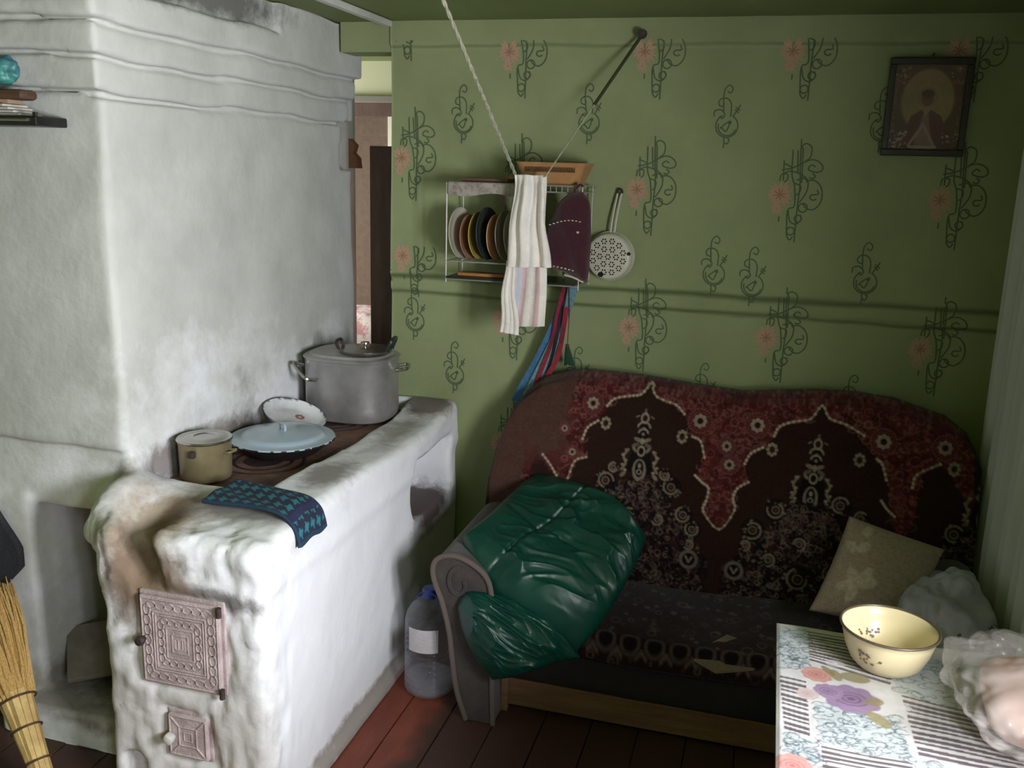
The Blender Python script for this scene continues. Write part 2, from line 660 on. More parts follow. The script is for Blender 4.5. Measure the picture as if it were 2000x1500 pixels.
# curtain added along the right wall, its pale tone in place of glare
n_, m_ = 130, 40
cu, cvv = np.meshgrid(np.linspace(0, 1, n_), np.linspace(0, 1, m_), indexing='ij')
cyy = 1.82 + 1.24 * cu
cxx = XR - 0.022 - 0.011 * np.sin(cu * 95 + 0.6 * np.sin(cvv * 5)) - 0.005 * np.sin(cu * 41 + cvv * 2)
czz = 2.04 - (2.04 - 0.12) * cvv + 0.006 * np.sin(cu * 60)
crt = root('added_curtain', (XR - 0.03, 2.2, 2.05), 'added sheer greyish white curtain along the right wall, in place of glare', 'curtain')
obj('cloth', np.stack([cxx, cyy, czz], -1), grid_faces(n_, m_), M['curtain'], crt)
MB().tube([(XR - 0.03, 0.2, 2.045), (XR - 0.03, 3.10, 2.045)], 0.005, 8).build('rod', M['wire'], crt)
window('window_2', XR, VY0, VY1, WZ0, WZ1, 0)
struct(MB().box(XL, XR + 0.2, 4.9, 5.0, 0, ZC).build('wall_far', mat('far_wall_paper', (112, 94, 78), 0.8, rgb2=(100, 82, 68), scale=30), smooth=False))
# pale batten under the ceiling from the stove to the papered wall
struct(MB().box(-1.352, -1.325, 2.55, YW - 0.03, ZC - 0.022, ZC - 0.002, bevel=0.003).build('trim_1', M['white_paint'], smooth=False))

# ---- wallpaper print: sprays of scrolls with a peach blossom, and small scroll sprigs
def zw7(x, y):     # measured on the spray right of the dish rack
    p = at(1180 + x / 7.5, 540 + y / 7.5, 1, YW)
    return (p[0] + 0.428, p[2] - 1.096)


def zw3(x, y):
    p = at(1140 + x / 3.571, 360 + y / 3.571, 1, YW)
    return (p[0] + 0.186, p[2] - 1.329)


def circ(cx, cy, r, a0=0, a1=360, n=14):
    return [(cx + r * math.cos(R(a0 + (a1 - a0) * k / n)), cy + r * math.sin(R(a0 + (a1 - a0) * k / n))) for k in range(n + 1)]


SPRAY = [[(545, 20), (540, 400), (545, 640), (520, 900), (505, 1150), (490, 1380)],
         [(440, 160), (435, 480), (475, 640), (480, 900), (395, 960), (390, 1290)],
         [(505, 170), (510, 480)], [(570, 170), (565, 600)], [(330, 290), (325, 560)],
         [(575, 175), (560, 115), (610, 85), (670, 120), (685, 180), (665, 270), (600, 320)],
         [(300, 420), (450, 395), (640, 310), (740, 310), (820, 370), (830, 440), (760, 470), (660, 440), (650, 400), (700, 370), (740, 400)],
         [(340, 460), (420, 440), (540, 480), (620, 540), (650, 600), (640, 700), (600, 780), (540, 860)],
         [(640, 570), (740, 580), (820, 670), (835, 800), (800, 900), (720, 960), (640, 940), (590, 880)],
         [(770, 700), (785, 760), (700, 765), (680, 805), (720, 835), (765, 820)],
         circ(590, 930, 58), circ(530, 1070, 46), circ(440, 1230, 50),
         [(400, 960), (430, 1100), (510, 1140), (575, 1080), (560, 1020)],
         [(280, 560), (300, 480), (380, 480), (375, 550), (340, 580)], [(320, 330), (400, 370), (440, 400)],
         [(470, 600), (550, 640), (545, 720), (500, 760)], [(500, 560), (600, 540), (640, 600)],
         [(700, 480), (740, 520), (700, 550), (660, 530)], [(390, 1290), (430, 1345), (470, 1300)],
         [(285, 1030), (280, 1100)]]
SPRIG = [[(890, 540), (890, 440), (900, 385), (930, 360), (952, 385), (938, 412), (915, 400)],
         [(860, 490), (858, 465), (880, 445), (920, 450), (942, 490), (935, 565)], [(860, 490), (885, 498), (893, 475)],
         [(825, 560), (830, 525), (870, 518), (897, 550), (880, 575), (862, 560)],
         circ(910, 625, 74, -60, 250, 22), circ(912, 628, 60, 20, 200, 12), [(865, 640), (895, 615), (930, 600), (905, 660), (875, 635)],
         circ(930, 603, 8), [(955, 560), (985, 520), (1003, 490)], [(965, 520), (990, 545)], [(970, 505), (1000, 530)],
         [(890, 700), (892, 730), (912, 742), (925, 715), (912, 706)], [(890, 735), (886, 768)]]


def ribbon(mb, pts, wd, clip, y_off, mi, ox, oz):
    pts = catmull(pts, 5) if len(pts) > 2 else [np.array(p) for p in catmull([pts[0], ((pts[0][0] + pts[1][0]) / 2, (pts[0][1] + pts[1][1]) / 2), pts[1]], 4)]
    P = np.array(pts) + np.array([ox, oz])
    T = np.gradient(P, axis=0)
    T /= np.linalg.norm(T, axis=1)[:, None] + 1e-9
    Nn = np.stack([-T[:, 1], T[:, 0]], 1) * wd / 2
    L, Rr = P + Nn, P - Nn
    keep = (P[:, 0] > XJ + 0.012) & (P[:, 1] > 0.02) & (P[:, 1] < clip) & (P[:, 0] < XR - 0.01)
    base = len(mb.v)
    for q in (L, Rr):
        y = YW - wall_bulge(q[:, 0], q[:, 1]) - y_off
        mb.v += [(a, c, bb) for a, c, bb in zip(q[:, 0], y, q[:, 1])]
    n = len(P)
    for i in range(n - 1):
        if keep[i] and keep[i + 1]:
            mb.f.append([base + i, base + i + 1, base + n + i + 1, base + n + i])
            mb.mi.append(mi)


def petal(mb, cx, cz, a, r0, r1, wd, mi, y_off):
    n = 7
    pts = []
    for k in range(n + 1):
        t = k / n
        w = wd * math.sin(math.pi * min(1, t * 0.9 + 0.08)) ** 0.8
        r = r0 + (r1 - r0) * t
        pts.append((r, w))
    base = len(mb.v)
    ok = True
    for (r, w) in pts:
        for sg in (1, -1):
            X = cx + r * math.cos(a) - sg * w * math.sin(a)
            Z = cz + r * math.sin(a) + sg * w * math.cos(a)
            if X < XJ + 0.004 or Z > 2.04:
                ok = False
            mb.v.append((X, YW - float(wall_bulge(X, Z)) - y_off, Z))
    if ok:
        for k in range(n):
            mb.f.append([base + 2 * k, base + 2 * k + 1, base + 2 * k + 3, base + 2 * k + 2])
            mb.mi.append(mi)


def spray(cx, cz, clip=2.035):
    mb = MB()
    rg = random.Random(3)
    fx, fz = zw7(285, 740)
    for a in range(16):
        an = 2 * math.pi * a / 16 + rg.uniform(-.1, .1)
        petal(mb, cx + fx, cz + fz, an, 0.004, 0.036 + 0.008 * abs(math.sin(an)) + rg.uniform(-.004, .004), 0.0062, 1, 0.0012 + 0.0001 * (a % 3))
        if a % 2 == 0:
            petal(mb, cx + fx, cz + fz, an + 0.2, 0.0, 0.022, 0.0018, 2, 0.0018)
    fx2, fz2 = zw7(250, 930)
    for a in range(9):
        an = 2 * math.pi * a / 9
        petal(mb, cx + fx2, cz + fz2, an, 0.003, 0.018 + rg.uniform(0, .004), 0.004, 1, 0.0013)
    for st in SPRAY:
        ribbon(mb, [zw7(*p) for p in st], 0.0045, clip, 0.0016, 0, cx, cz)
    mb.build('wallpaper_spray', None, wall_back, smooth=False, mats=[M['paper_dark'], M['paper_peach'], M['paper_rust']], origin=(cx, YW, cz))


def sprig(cx, cz, clip=2.035):
    mb = MB()
    for st in SPRIG:
        ribbon(mb, [zw3(*p) for p in st], 0.0042, clip, 0.0014, 0, cx, cz)
    mb.build('wallpaper_sprig', M['paper_dark'], wall_back, smooth=False, origin=(cx, YW, cz))


for cx in (-0.865, -0.41, 0.05, 0.525):
    for cz in (2.0, 1.563, 1.096, 0.63):
        if cz < 0.7 and cx > -0.8:
            continue
        spray(cx, cz)
spray(-1.255, 1.645)
spray(-1.275, 2.12)
spray(-1.245, 1.30, 1.335)
for p in ((-1.074, 1.80), (-0.633, 1.806), (-0.183, 1.804), (0.286, 1.80), (-0.186, 1.329), (-0.06, 1.300), (0.286, 1.331),
          (-1.25, 1.092), (-1.092, 0.903), (-0.19, 0.90), (0.29, 0.90), (-0.63, 0.92)):
    sprig(*p)

# ------------------------------------------------------------------ whitewashed stove
def surface_nets(fn, lo, hi, h):
    xs = [np.arange(lo[i], hi[i] + h, h, dtype=np.float32) for i in range(3)]
    X, Y, Z = np.meshgrid(*xs, indexing='ij')
    D = fn(X, Y, Z).astype(np.float32)
    S = D < 0
    nx, ny, nz_ = D.shape
    acc = np.zeros((nx - 1, ny - 1, nz_ - 1, 3), np.float32)
    cnt = np.zeros((nx - 1, ny - 1, nz_ - 1), np.float32)
    cor = [(i, j, k) for i in (0, 1) for j in (0, 1) for k in (0, 1)]

    def sl(c):
        return tuple(slice(c[i], D.shape[i] - 1 + c[i]) for i in range(3))
    for a in cor:
        for ax in range(3):
            if a[ax] == 0:
                c = list(a)
                c[ax] = 1
                d0, d1 = D[sl(a)], D[sl(c)]
                m = (d0 < 0) != (d1 < 0)
                t = np.where(m, d0 / np.where(m, d0 - d1, 1), 0)
                for i in range(3):
                    acc[..., i] += np.where(m, a[i] + (t if i == ax else 0), 0)
                cnt += m
    act = cnt > 0
    idx = -np.ones(act.shape, np.int64)
    idx[act] = np.arange(act.sum())
    ii = np.stack(np.nonzero(act), 1)
    V = np.array([x[0] for x in xs]) + (ii + acc[act] / cnt[act][:, None]) * h
    faces = []
    for ax in range(3):
        b_, c_ = (ax + 1) % 3, (ax + 2) % 3
        s0 = [slice(None)] * 3
        s1 = [slice(None)] * 3
        s0[ax] = slice(0, -1)
        s1[ax] = slice(1, None)
        m = S[tuple(s0)] != S[tuple(s1)]
        e = np.stack(np.nonzero(m), 1)
        e = e[(e[:, b_] > 0) & (e[:, c_] > 0) & (e[:, b_] < D.shape[b_] - 1) & (e[:, c_] < D.shape[c_] - 1)]
        ub = np.zeros(3, int)
        ub[b_] = 1
        uc = np.zeros(3, int)
        uc[c_] = 1
        g = lambda q: idx[q[:, 0], q[:, 1], q[:, 2]]
        q = np.stack([g(e - ub - uc), g(e - uc), g(e), g(e - ub)], 1)
        flip = ~S[e[:, 0], e[:, 1], e[:, 2]]
        q[flip] = q[flip][:, ::-1]
        faces.append(q)
    Fq = np.concatenate(faces)
    Fq = Fq[(Fq >= 0).all(1)]
    return V, Fq


def sbox(X, Y, Z, x0, x1, y0, y1, z0, z1, r=0.02):
    qx = np.abs(X - (x0 + x1) / 2) - (x1 - x0) / 2 + r
    qy = np.abs(Y - (y0 + y1) / 2) - (y1 - y0) / 2 + r
    qz = np.abs(Z - (z0 + z1) / 2) - (z1 - z0) / 2 + r
    return np.sqrt(np.maximum(qx, 0) ** 2 + np.maximum(qy, 0) ** 2 + np.maximum(qz, 0) ** 2) + np.minimum(np.maximum(qx, np.maximum(qy, qz)), 0) - r


def smin(a, b_, k):
    h = np.clip(0.5 + 0.5 * (b_ - a) / k, 0, 1)
    return b_ * (1 - h) + a * h - k * h * (1 - h)


def smax(a, b_, k):
    return -smin(-a, -b_, k)


def capsule(X, Y, Z, a, c, r):
    a, c = np.array(a), np.array(c)
    d = c - a
    t = np.clip(((X - a[0]) * d[0] + (Y - a[1]) * d[1] + (Z - a[2]) * d[2]) / (d @ d), 0, 1)
    return np.sqrt((X - a[0] - t * d[0]) ** 2 + (Y - a[1] - t * d[1]) ** 2 + (Z - a[2] - t * d[2]) ** 2) - r


def stove_sdf(X, Y, Z):
    wz = Z + 0.004 * np.sin(Y * 7 + X * 5) + 0.0025 * np.sin(Y * 19) - 0.004 * np.sin(X * 13)
    wx = X + 0.004 * np.sin(Z * 9 + Y * 4)
    up = sbox(wx, Y, Z, -3.0, -1.6, 1.965, 3.37, 0.855, 2.2, 0.02)
    up = np.minimum(up, sbox(X, Y, Z, -3.0, -1.60, 1.985, 3.37, 0.665, 0.90, 0.015))
    up = np.minimum(up, sbox(X, Y, Z, -3.0, -1.60, 2.05, 3.37, 0.3, 1.0, 0.015))
    # corbelled courses towards the ceiling
    up = np.minimum(up, sbox(X, Y, wz, -3.0, -1.583, 1.938, 3.30, 1.772, 1.95, 0.006))
    up = np.minimum(up, sbox(X, Y, wz, -3.0, -1.563, 1.915, 3.32, 1.856, 2.3, 0.006))
    up = np.minimum(up, sbox(X, Y, wz, -3.0, -1.543, 1.890, 3.34, 1.932, 2.012, 0.006))
    up = np.minimum(up, sbox(X, Y, wz, -3.0, -1.543, 2.73, 3.34, 1.932, 2.3, 0.008))
    for zg, xg, yg in ((1.766, -1.600, 1.965), (1.850, -1.583, 1.938), (1.926, -1.563, 1.915)):
        up = np.maximum(up, -np.maximum(np.abs(wz - zg) - 0.0065, -np.maximum(X - (xg - 0.015), (yg + 0.015) - Y)))
    # broken-out end at the passage
    up = np.maximum(up, -sbox(X, Y, wz, -1.68, -1.5, 3.26, 3.5, 1.60, 1.78, 0.03))
    # fire box block in front, to the right
    he = sbox(X, Y + 0.02 * np.sin(Z * 8), Z, -1.53, -1.07, 1.735, 3.135, 0.60, 0.752 + 0.012 * np.sin(Y * 6.0 + 1.0) + 0.02 * smoothstep(2.9, 3.1, Y), 0.032)
    he = smin(he, sbox(X, Y, Z, -1.53, -1.072, 1.755, 3.135, -0.1, 0.66, 0.03), 0.02)
    he = smin(he, sbox(X, Y, Z, -1.70, -1.2, 1.98, 3.135, -0.1, 0.735, 0.02), 0.03)
    d = smin(up, he, 0.05)
    # lump of plaster between the corner and the block, with a hollow beside it
    d = smin(d, (np.sqrt(((X + 1.56) / 0.085) ** 2 + ((Y - 1.93) / 0.15) ** 2 + ((Z - 0.66) / 0.15) ** 2) - 1) * 0.085, 0.06)
    d = smax(d, -capsule(X, Y, Z, (-1.47, 1.93, 0.84), (-1.395, 1.70, 0.62), 0.058), 0.035)
    d = smax(d, -sbox(X, Y, Z, -1.43, -1.17, 1.6, 1.765, 0.335, 0.60, 0.01), 0.012)     # seat of the fire door
    d = smax(d, -sbox(X, Y, Z, -1.37, -1.225, 1.6, 1.768, 0.14, 0.285, 0.01), 0.02)
    # sunk cooking plate
    d = np.maximum(d, -sbox(X, Y, Z, -1.598, -1.245 + 0.0, 2.06, 3.09, 0.722, 0.90, 0.006))
    # arched recess below the mouth, slab at its foot
    d = smax(d, -sbox(X, Y, Z, -1.93, -1.545, 1.6, 2.62, 0.06, 0.665, 0.02), 0.015)
    d = np.maximum(d, sbox(X, Y, Z, -1.5, -1.43, 1.5, 1.80, -0.2, 0.13, 0.02) * -1)
    pil = sbox(X, Y, Z, -3.0, -1.93, 1.965, 3.37, -0.1, 0.7, 0.02)
    d = smin(d, pil, 0.02)
    d = smin(d, sbox(X, Y, Z, -2.02, -1.48, 1.885, 2.7, -0.1, 0.10, 0.015), 0.02)
    d = np.minimum(d, sbox(X, Y, Z, -2.0, -1.48, 2.58, 2.75, -0.1, 0.7, 0.01))
    # warming recess in the side
    d = smax(d, -sbox(X, Y + 0.03 * np.sin(Z * 14), Z, -1.24, -0.9, 2.71, 3.07, 0.455, 0.665, 0.03), 0.02)
    # mortar foot along the floor
    d = smin(d, sbox(X, Y, Z, -1.4, -1.045, 1.78, 3.1, -0.1, 0.02, 0.01), 0.03)
    return d


SV, SF = surface_nets(stove_sdf, (-2.45, 1.62, -0.03), (-1.0, 3.42, 2.13), 0.010)
SV[:, 2] = np.clip(SV[:, 2], 0.0, ZC - 0.001)
stove = root('stove', (-1.8, 2.6, 0), 'whitewashed masonry stove with corbelled top and iron-plated fire box', 'stove')
# hand-smoothed plaster: coarse waves everywhere, rough lumps on the fire-box front
nrm_me = bpy.data.meshes.new('tmp')
nrm_me.from_pydata(SV.tolist(), [], SF.tolist())
nrm_me.update()
NV = np.zeros(len(SV) * 3)
nrm_me.vertices.foreach_get('normal', NV)
NV = NV.reshape(-1, 3)
n1 = nz(SV[:, 0], SV[:, 1], SV[:, 2], 5.0)
n2 = nz(SV[:, 0], SV[:, 1], SV[:, 2], 16.0, 3.1)
n3 = nz(SV[:, 0], SV[:, 1], SV[:, 2] * 0.5, 30.0, 7.7)
front = np.exp(-((SV[:, 1] - 1.76) / 0.10) ** 2) * (SV[:, 2] < 0.85) * (SV[:, 0] > -1.66)
n4 = nz(SV[:, 0] * 1.0, SV[:, 1] * 1.0, SV[:, 2] * 0.22, 42.0, 11.3)
n5 = nz(SV[:, 0], SV[:, 1], SV[:, 2] * 0.6, 11.0, 19.1)
crack = np.exp(-(n5 / 0.035) ** 2)
amp = 0.006 * n1 + 0.0016 * n2 + front * (0.0045 * n2 + 0.0055 * n3 + 0.0035 * (1 - 2 * np.abs(n4)) - 0.004 * crack)
SV = SV + NV * amp[:, None]
bpy.data.meshes.remove(nrm_me)

mst = mat('whitewash', (206, 207, 202), 0.85, rgb2=(192, 193, 188), scale=4, bump=0.45, bscale=38, spec=0.2)
nt = mst.node_tree
b = nt.nodes['Principled BSDF']
cur = b.inputs['Base Color'].links[0].from_socket
geo = nt.nodes.new('ShaderNodeNewGeometry')


def stain_or_shading(center, radii, rgb, strength, nscale=7.0, soft=0.6):
    """a ragged patch of colour: soot, scorch, and painted light and shade"""
    global cur
    mp = nt.nodes.new('ShaderNodeMapping')
    mp.vector_type = 'TEXTURE'
    mp.inputs['Location'].default_value = center
    mp.inputs['Scale'].default_value = radii
    nt.links.new(geo.outputs['Position'], mp.inputs['Vector'])
    ln = nt.nodes.new('ShaderNodeVectorMath')
    ln.operation = 'LENGTH'
    nt.links.new(mp.outputs[0], ln.inputs[0])
    no = nt.nodes.new('ShaderNodeTexNoise')
    no.inputs['Scale'].default_value = nscale
    no.inputs['Detail'].default_value = 6
    no.inputs['Roughness'].default_value = 0.7
    nt.links.new(geo.outputs['Position'], no.inputs['Vector'])
    ad = nt.nodes.new('ShaderNodeMath')
    ad.operation = 'MULTIPLY_ADD'
    nt.links.new(no.outputs['Fac'], ad.inputs[0])
    ad.inputs[1].default_value = 1.6
    nt.links.new(ln.outputs['Value'], ad.inputs[2])
    mr = nt.nodes.new('ShaderNodeMapRange')
    mr.inputs['From Min'].default_value = 1.8 - soft * 0.5
    mr.inputs['From Max'].default_value = 1.8 + soft * 0.5
    mr.inputs['To Min'].default_value = strength
    mr.inputs['To Max'].default_value = 0.0
    nt.links.new(ad.outputs[0], mr.inputs['Value'])
    mx = nt.nodes.new('ShaderNodeMix')
    mx.data_type = 'RGBA'
    nt.links.new(mr.outputs[0], mx.inputs['Factor'])
    nt.links.new(cur, mx.inputs['A'])
    mx.inputs['B'].default_value = (*lin(rgb), 1)
    cur = mx.outputs['Result']


# dingy older coat above; the lower part's brighter light is put into the colour
stain_or_shading((-1.3, 2.4, 0.35), (0.75, 1.5, 0.62), (243, 243, 249), 1.0, 3.0, 0.5)
stain_or_shading((-1.42, 1.83, 0.72), (0.12, 0.19, 0.22), (160, 142, 120), 0.9, 9)
stain_or_shading((-1.40, 1.86, 0.74), (0.05, 0.13, 0.12), (112, 90, 72), 0.75, 16)
stain_or_shading((-1.44, 1.75, 0.62), (0.07, 0.09, 0.12), (108, 82, 66), 0.7, 14)
stain_or_shading((-1.22, 1.76, 0.60), (0.13, 0.05, 0.030), (74, 60, 56), 0.7, 22)
stain_or_shading((-1.36, 1.75, 0.625), (0.10, 0.06, 0.07), (136, 116, 98), 0.8, 14)
stain_or_shading((-1.24, 1.93, 0.77), (0.16, 0.07, 0.05), (132, 126, 118), 0.8, 12)
stain_or_shading((-1.16, 2.25, 0.77), (0.06, 0.12, 0.06), (120, 110, 104), 0.75, 14)
stain_or_shading((-1.17, 2.75, 0.78), (0.07, 0.22, 0.06), (135, 124, 116), 0.7, 12)
stain_or_shading((-1.61, 2.25, 0.78), (0.05, 0.35, 0.06), (110, 98, 90), 0.8, 10)
stain_or_shading((-1.15, 3.05, 0.78), (0.10, 0.10, 0.05), (96, 70, 60), 0.8, 14)
stain_or_shading((-1.16, 2.88, 0.44), (0.16, 0.22, 0.07), (74, 52, 46), 0.9, 9)
stain_or_shading((-1.16, 2.76, 0.60), (0.10, 0.08, 0.09), (130, 92, 84), 0.8, 12)
stain_or_shading((-1.6, 2.30, 2.06), (0.10, 0.50, 0.06), (92, 90, 86), 0.85, 14)
stain_or_shading((-1.75, 1.95, 0.12), (0.30, 0.20, 0.06), (128, 116, 106), 0.7, 10)
stain_or_shading((-1.7, 2.25, 0.08), (0.25, 0.28, 0.05), (58, 48, 44), 0.85, 10)
stain_or_shading((-1.72, 2.56, 0.40), (0.35, 0.16, 0.45), (70, 66, 58), 0.85, 5)  # back of the recess: its deep shade is put into the colour
stain_or_shading((-1.53, 2.25, 0.40), (0.06, 0.30, 0.45), (80, 72, 64), 0.8, 6)
stain_or_shading((-1.58, 1.9, 0.45), (0.09, 0.12, 0.35), (186, 180, 172), 0.6, 10)
stain_or_shading((-1.3, 1.76, 0.2), (0.3, 0.06, 0.3), (188, 182, 176), 0.6, 14)
stain_or_shading((-1.06, 2.4, 0.02), (0.1, 0.7, 0.035), (128, 112, 100), 0.8, 16)
stain_or_shading((-1.9, 1.96, 1.3), (0.16, 0.06, 0.45), (188, 188, 184), 0.5, 6)
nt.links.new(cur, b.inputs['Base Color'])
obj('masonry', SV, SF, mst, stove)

# iron plate with rings
pl = MB().box(-1.594, -1.250, 2.066, 3.085, 0.715, 0.7335, bevel=0.003)
plate = pl.build('cooking_plate', M['iron'], stove, smooth=False)
for cy in (2.36, 2.83):
    for (ra, rb) in ((0.125, 0.118), (0.09, 0.083), (0.055, 0.0)):
        MB().lathe([(ra, 0.0), (ra, 0.0035), (rb, 0.0035), (rb, 0.0)] if rb else [(ra, 0), (ra, 0.0035), (0.0, 0.0035)], (-1.425, cy, 0.7325), 40).build('ring', M['dark_iron'], plate)

# fire door: cast iron with bands of interlaced ovals
mdoor = mat('cast_iron_whitened', (196, 180, 180), 0.7, 0.05, rgb2=(166, 148, 148), scale=20, bump=0.5, bscale=160)


def door(name, x0, x1, z0, z1, y, ornate):
    fr = MB()
    t = 0.008
    fr.box(x0 - t, x1 + t, y, y + 0.012, z0 - t, z1 + t, bevel=0.003)
    d = fr.build(name, mdoor, stove, smooth=False)
    pn = MB().box(x0, x1, y - 0.012, y, z0, z1, bevel=0.003)
    pn.build('leaf', mdoor, d, smooth=False)
    yo = y - 0.012
    rel = MB()
    cx, cz = (x0 + x1) / 2, (z0 + z1) / 2
    W, H = (x1 - x0) / 2, (z1 - z0) / 2

    def frame(s, w=0.0028):
        a, c = W * s, H * s
        p = [(cx - a, yo, cz - c), (cx + a, yo, cz - c), (cx + a, yo, cz + c), (cx - a, yo, cz + c)]
        for i in range(4):
            rel.tube([p[i], p[(i + 1) % 4]], w, 6)

    def chain(s, n, rr):
        a, c = W * s, H * s
        for i in range(n):
            t = -1 + (2 * i + 1) / n
            for (px, pz, ex, ez) in ((cx + t * a, cz + c, a / n * 1.05, rr), (cx + t * a, cz - c, a / n * 1.05, rr), (cx - a, cz + t * c, rr, c / n * 1.05), (cx + a, cz + t * c, rr, c / n * 1.05)):
                rel.tube([(px + ex * math.cos(q), yo, pz + ez * math.sin(q)) for q in np.linspace(0, 2 * math.pi, 11)[:-1]], 0.0021, 5, closed=True)
    if ornate:
        frame(0.95)
        chain(0.81, 7, 0.009)
        frame(0.66)
        frame(0.60)
        chain(0.47, 5, 0.008)
        frame(0.34, 0.0022)
        frame(0.20, 0.002)
        frame(0.12, 0.0018)
        for k in range(4):
            rel.tube([(cx - W * .16 + k * W * .11, yo, cz - H * .1), (cx - W * .16 + k * W * .11, yo, cz + H * .1)], 0.0018, 5)
    else:
        frame(0.93)
        frame(0.45)
        for sx in (-1, 1):
            for sz in (-1, 1):
                rel.tube([(cx + sx * W * .93, yo, cz + sz * H * .93), (cx + sx * W * .45, yo, cz + sz * H * .45)], 0.0028, 6)
        frame(0.2, 0.002)
    rel.build('relief', mdoor, d)
    return d


fd = door('fire_door', -1.410, -1.190, 0.352, 0.585, 1.757, True)
MB().lathe([(0.0, -0.016), (0.010, -0.014), (0.013, -0.006), (0.010, 0.002), (0.006, 0.012), (0.006, 0.02)], (-1.402, 1.735, 0.47), 16, axis=(0, 1, 0)).build('knob', M['dark_iron'], fd)
for zz in (0.36, 0.575):
    MB().tube([(-1.186, 1.74, zz - 0.012), (-1.186, 1.74, zz + 0.012)], 0.007, 10).build('hinge', M['dark_iron'], fd)
ad_ = door('ash_door', -1.352, -1.242, 0.155, 0.270, 1.762, False)
MB().box(-1.356, -1.330, 1.725, 1.75, 0.195, 0.22, bevel=0.008, rot=Matrix.Rotation(R(25), 3, 'Y')).build('latch', M['white_paint'], ad_)

# ------------------------------------------------------------------ pots on the stove
ZP = 0.7375     # top of the rings / plate
# large oval boiling pot
def oval_rings(cx, cy, a, c, p, prof, n=72, rot=0.0):
    v = []
    for (s, z) in prof:
        for k in range(n):
            t = 2 * math.pi * k / n
            ct, st = math.cos(t), math.sin(t)
            x = a * s * math.copysign(abs(ct) ** p, ct)
            y = c * s * math.copysign(abs(st) ** p, st)
            v.append((cx + x * math.cos(rot) - y * math.sin(rot), cy + x * math.sin(rot) + y * math.cos(rot), z))
    f = []
    for i in range(len(prof) - 1):
        for k in range(n):
            f.append([i * n + k, i * n + (k + 1) % n, (i + 1) * n + (k + 1) % n, (i + 1) * n + k])
    f.append(list(range(n))[::-1])
    f.append([(len(prof) - 1) * n + k for k in range(n)])
    return v, f


PX, PY = -1.405, 2.935
H = 0.215
pot = root('boiling_pot', (PX, PY, ZP), 'big dull aluminium oval boiling pot at the back of the stove plate', 'pot')
mb = MB()
mb.add(*oval_rings(PX, PY, 0.158, 0.135, 0.72, [(0.90, ZP), (0.965, ZP + 0.006), (0.995, ZP + 0.025), (1.0, ZP + 0.05), (1.0, ZP + H - 0.004), (1.02, ZP + H), (1.0, ZP + H + 0.003)]))
mb.build('body', M['alu'], pot)
mb = MB()
mb.add(*oval_rings(PX, PY, 0.160, 0.137, 0.72, [(1.02, ZP + H + 0.002), (1.03, ZP + H + 0.006), (1.0, ZP + H + 0.010), (0.90, ZP + H + 0.012), (0.86, ZP + H + 0.020), (0.3, ZP + H + 0.024)]))
mb.build('lid', M['alu'], pot)


def loop_handle(base, out, up, half, drop, r, name, m, parent):
    """bowed handle: two feet half apart along `up`, standing off along `out`"""
    b0, o, u = np.array(base), np.array(out), np.array(up)
    pts = [b0 - u * half, b0 - u * half * 1.05 + o * drop * 0.8, b0 - u * half * 0.6 + o * drop, b0 + u * half * 0.6 + o * drop, b0 + u * half * 1.05 + o * drop * 0.8, b0 + u * half]
    return MB().tube(catmull(pts, 5), r, 8).build(name, m, parent)


loop_handle((PX - 0.108, PY - 0.115, ZP + H - 0.045), (-0.50, -0.75, 0.25), (0.75, -0.40, -0.5), 0.042, 0.045, 0.0065, 'handle', M['steel'], pot)
loop_handle((PX + 0.150, PY + 0.05, ZP + H - 0.04), (0.95, 0.3, 0.2), (-0.3, 0.9, 0.0), 0.042, 0.04, 0.0065, 'handle', M['steel'], pot)
# small two-handled pan lid lying on the pot lid
LX, LY, LZ = PX + 0.055, PY - 0.01, ZP + H + 0.022
pan = root('pan_lid', (LX, LY, LZ), 'small round steel pan lid with dark loop handles lying on the big pot', 'lid')
MB().lathe([(0.02, 0.003), (0.075, 0.001), (0.086, 0.002), (0.093, 0.010), (0.094, 0.013), (0.089, 0.013), (0.07, 0.013), (0.05, 0.017), (0.0, 0.019)], (LX, LY, LZ), 48).build('disc', M['steel'], pan)
MB().lathe([(0.006, 0.017), (0.007, 0.026), (0.016, 0.030), (0.015, 0.036), (0.0, 0.038)], (LX, LY, LZ), 20).build('knob', M['steel'], pan)
mgh = mat('dark_green_plastic', (34, 42, 36), 0.35)
loop_handle((LX + 0.088, LY + 0.01, LZ + 0.012), (0.35, 0.1, 0.93), (-0.15, 0.95, 0.0), 0.032, 0.045, 0.0068, 'handle', mgh, pan)
loop_handle((LX - 0.088, LY - 0.01, LZ + 0.012), (-0.3, -0.1, 0.85), (-0.15, 0.95, 0.0), 0.030, 0.030, 0.0055, 'handle', M['dark_iron'], pan)

# small brass-coloured saucepan
SX, SY = -1.500, 2.175
mbr = mat('tarnished_brass', (178, 166, 130), 0.34, 0.6, rgb2=(146, 132, 100), scale=6)
sp = root('saucepan', (SX, SY, 0.7355), 'small tarnished brass-coloured saucepan with flat lid on the stove plate', 'saucepan')
MB().lathe([(0.062, 0.0), (0.068, 0.003), (0.071, 0.012), (0.073, 0.105), (0.076, 0.112), (0.074, 0.114), (0.07, 0.112)], (SX, SY, 0.7355), 48).build('body', mbr, sp)
lid = MB().lathe([(0.076, 0.113), (0.078, 0.116), (0.075, 0.120), (0.066, 0.117), (0.060, 0.118), (0.052, 0.123), (0.03, 0.123), (0.028, 0.121), (0.0, 0.121)], (SX, SY, 0.7355), 48).build('lid', M['steel'], sp)
MB().box(SX + 0.002, SX + 0.020, SY - 0.086, SY - 0.071, 0.815, 0.835, bevel=0.004).build('lug', M['dark_iron'], sp)
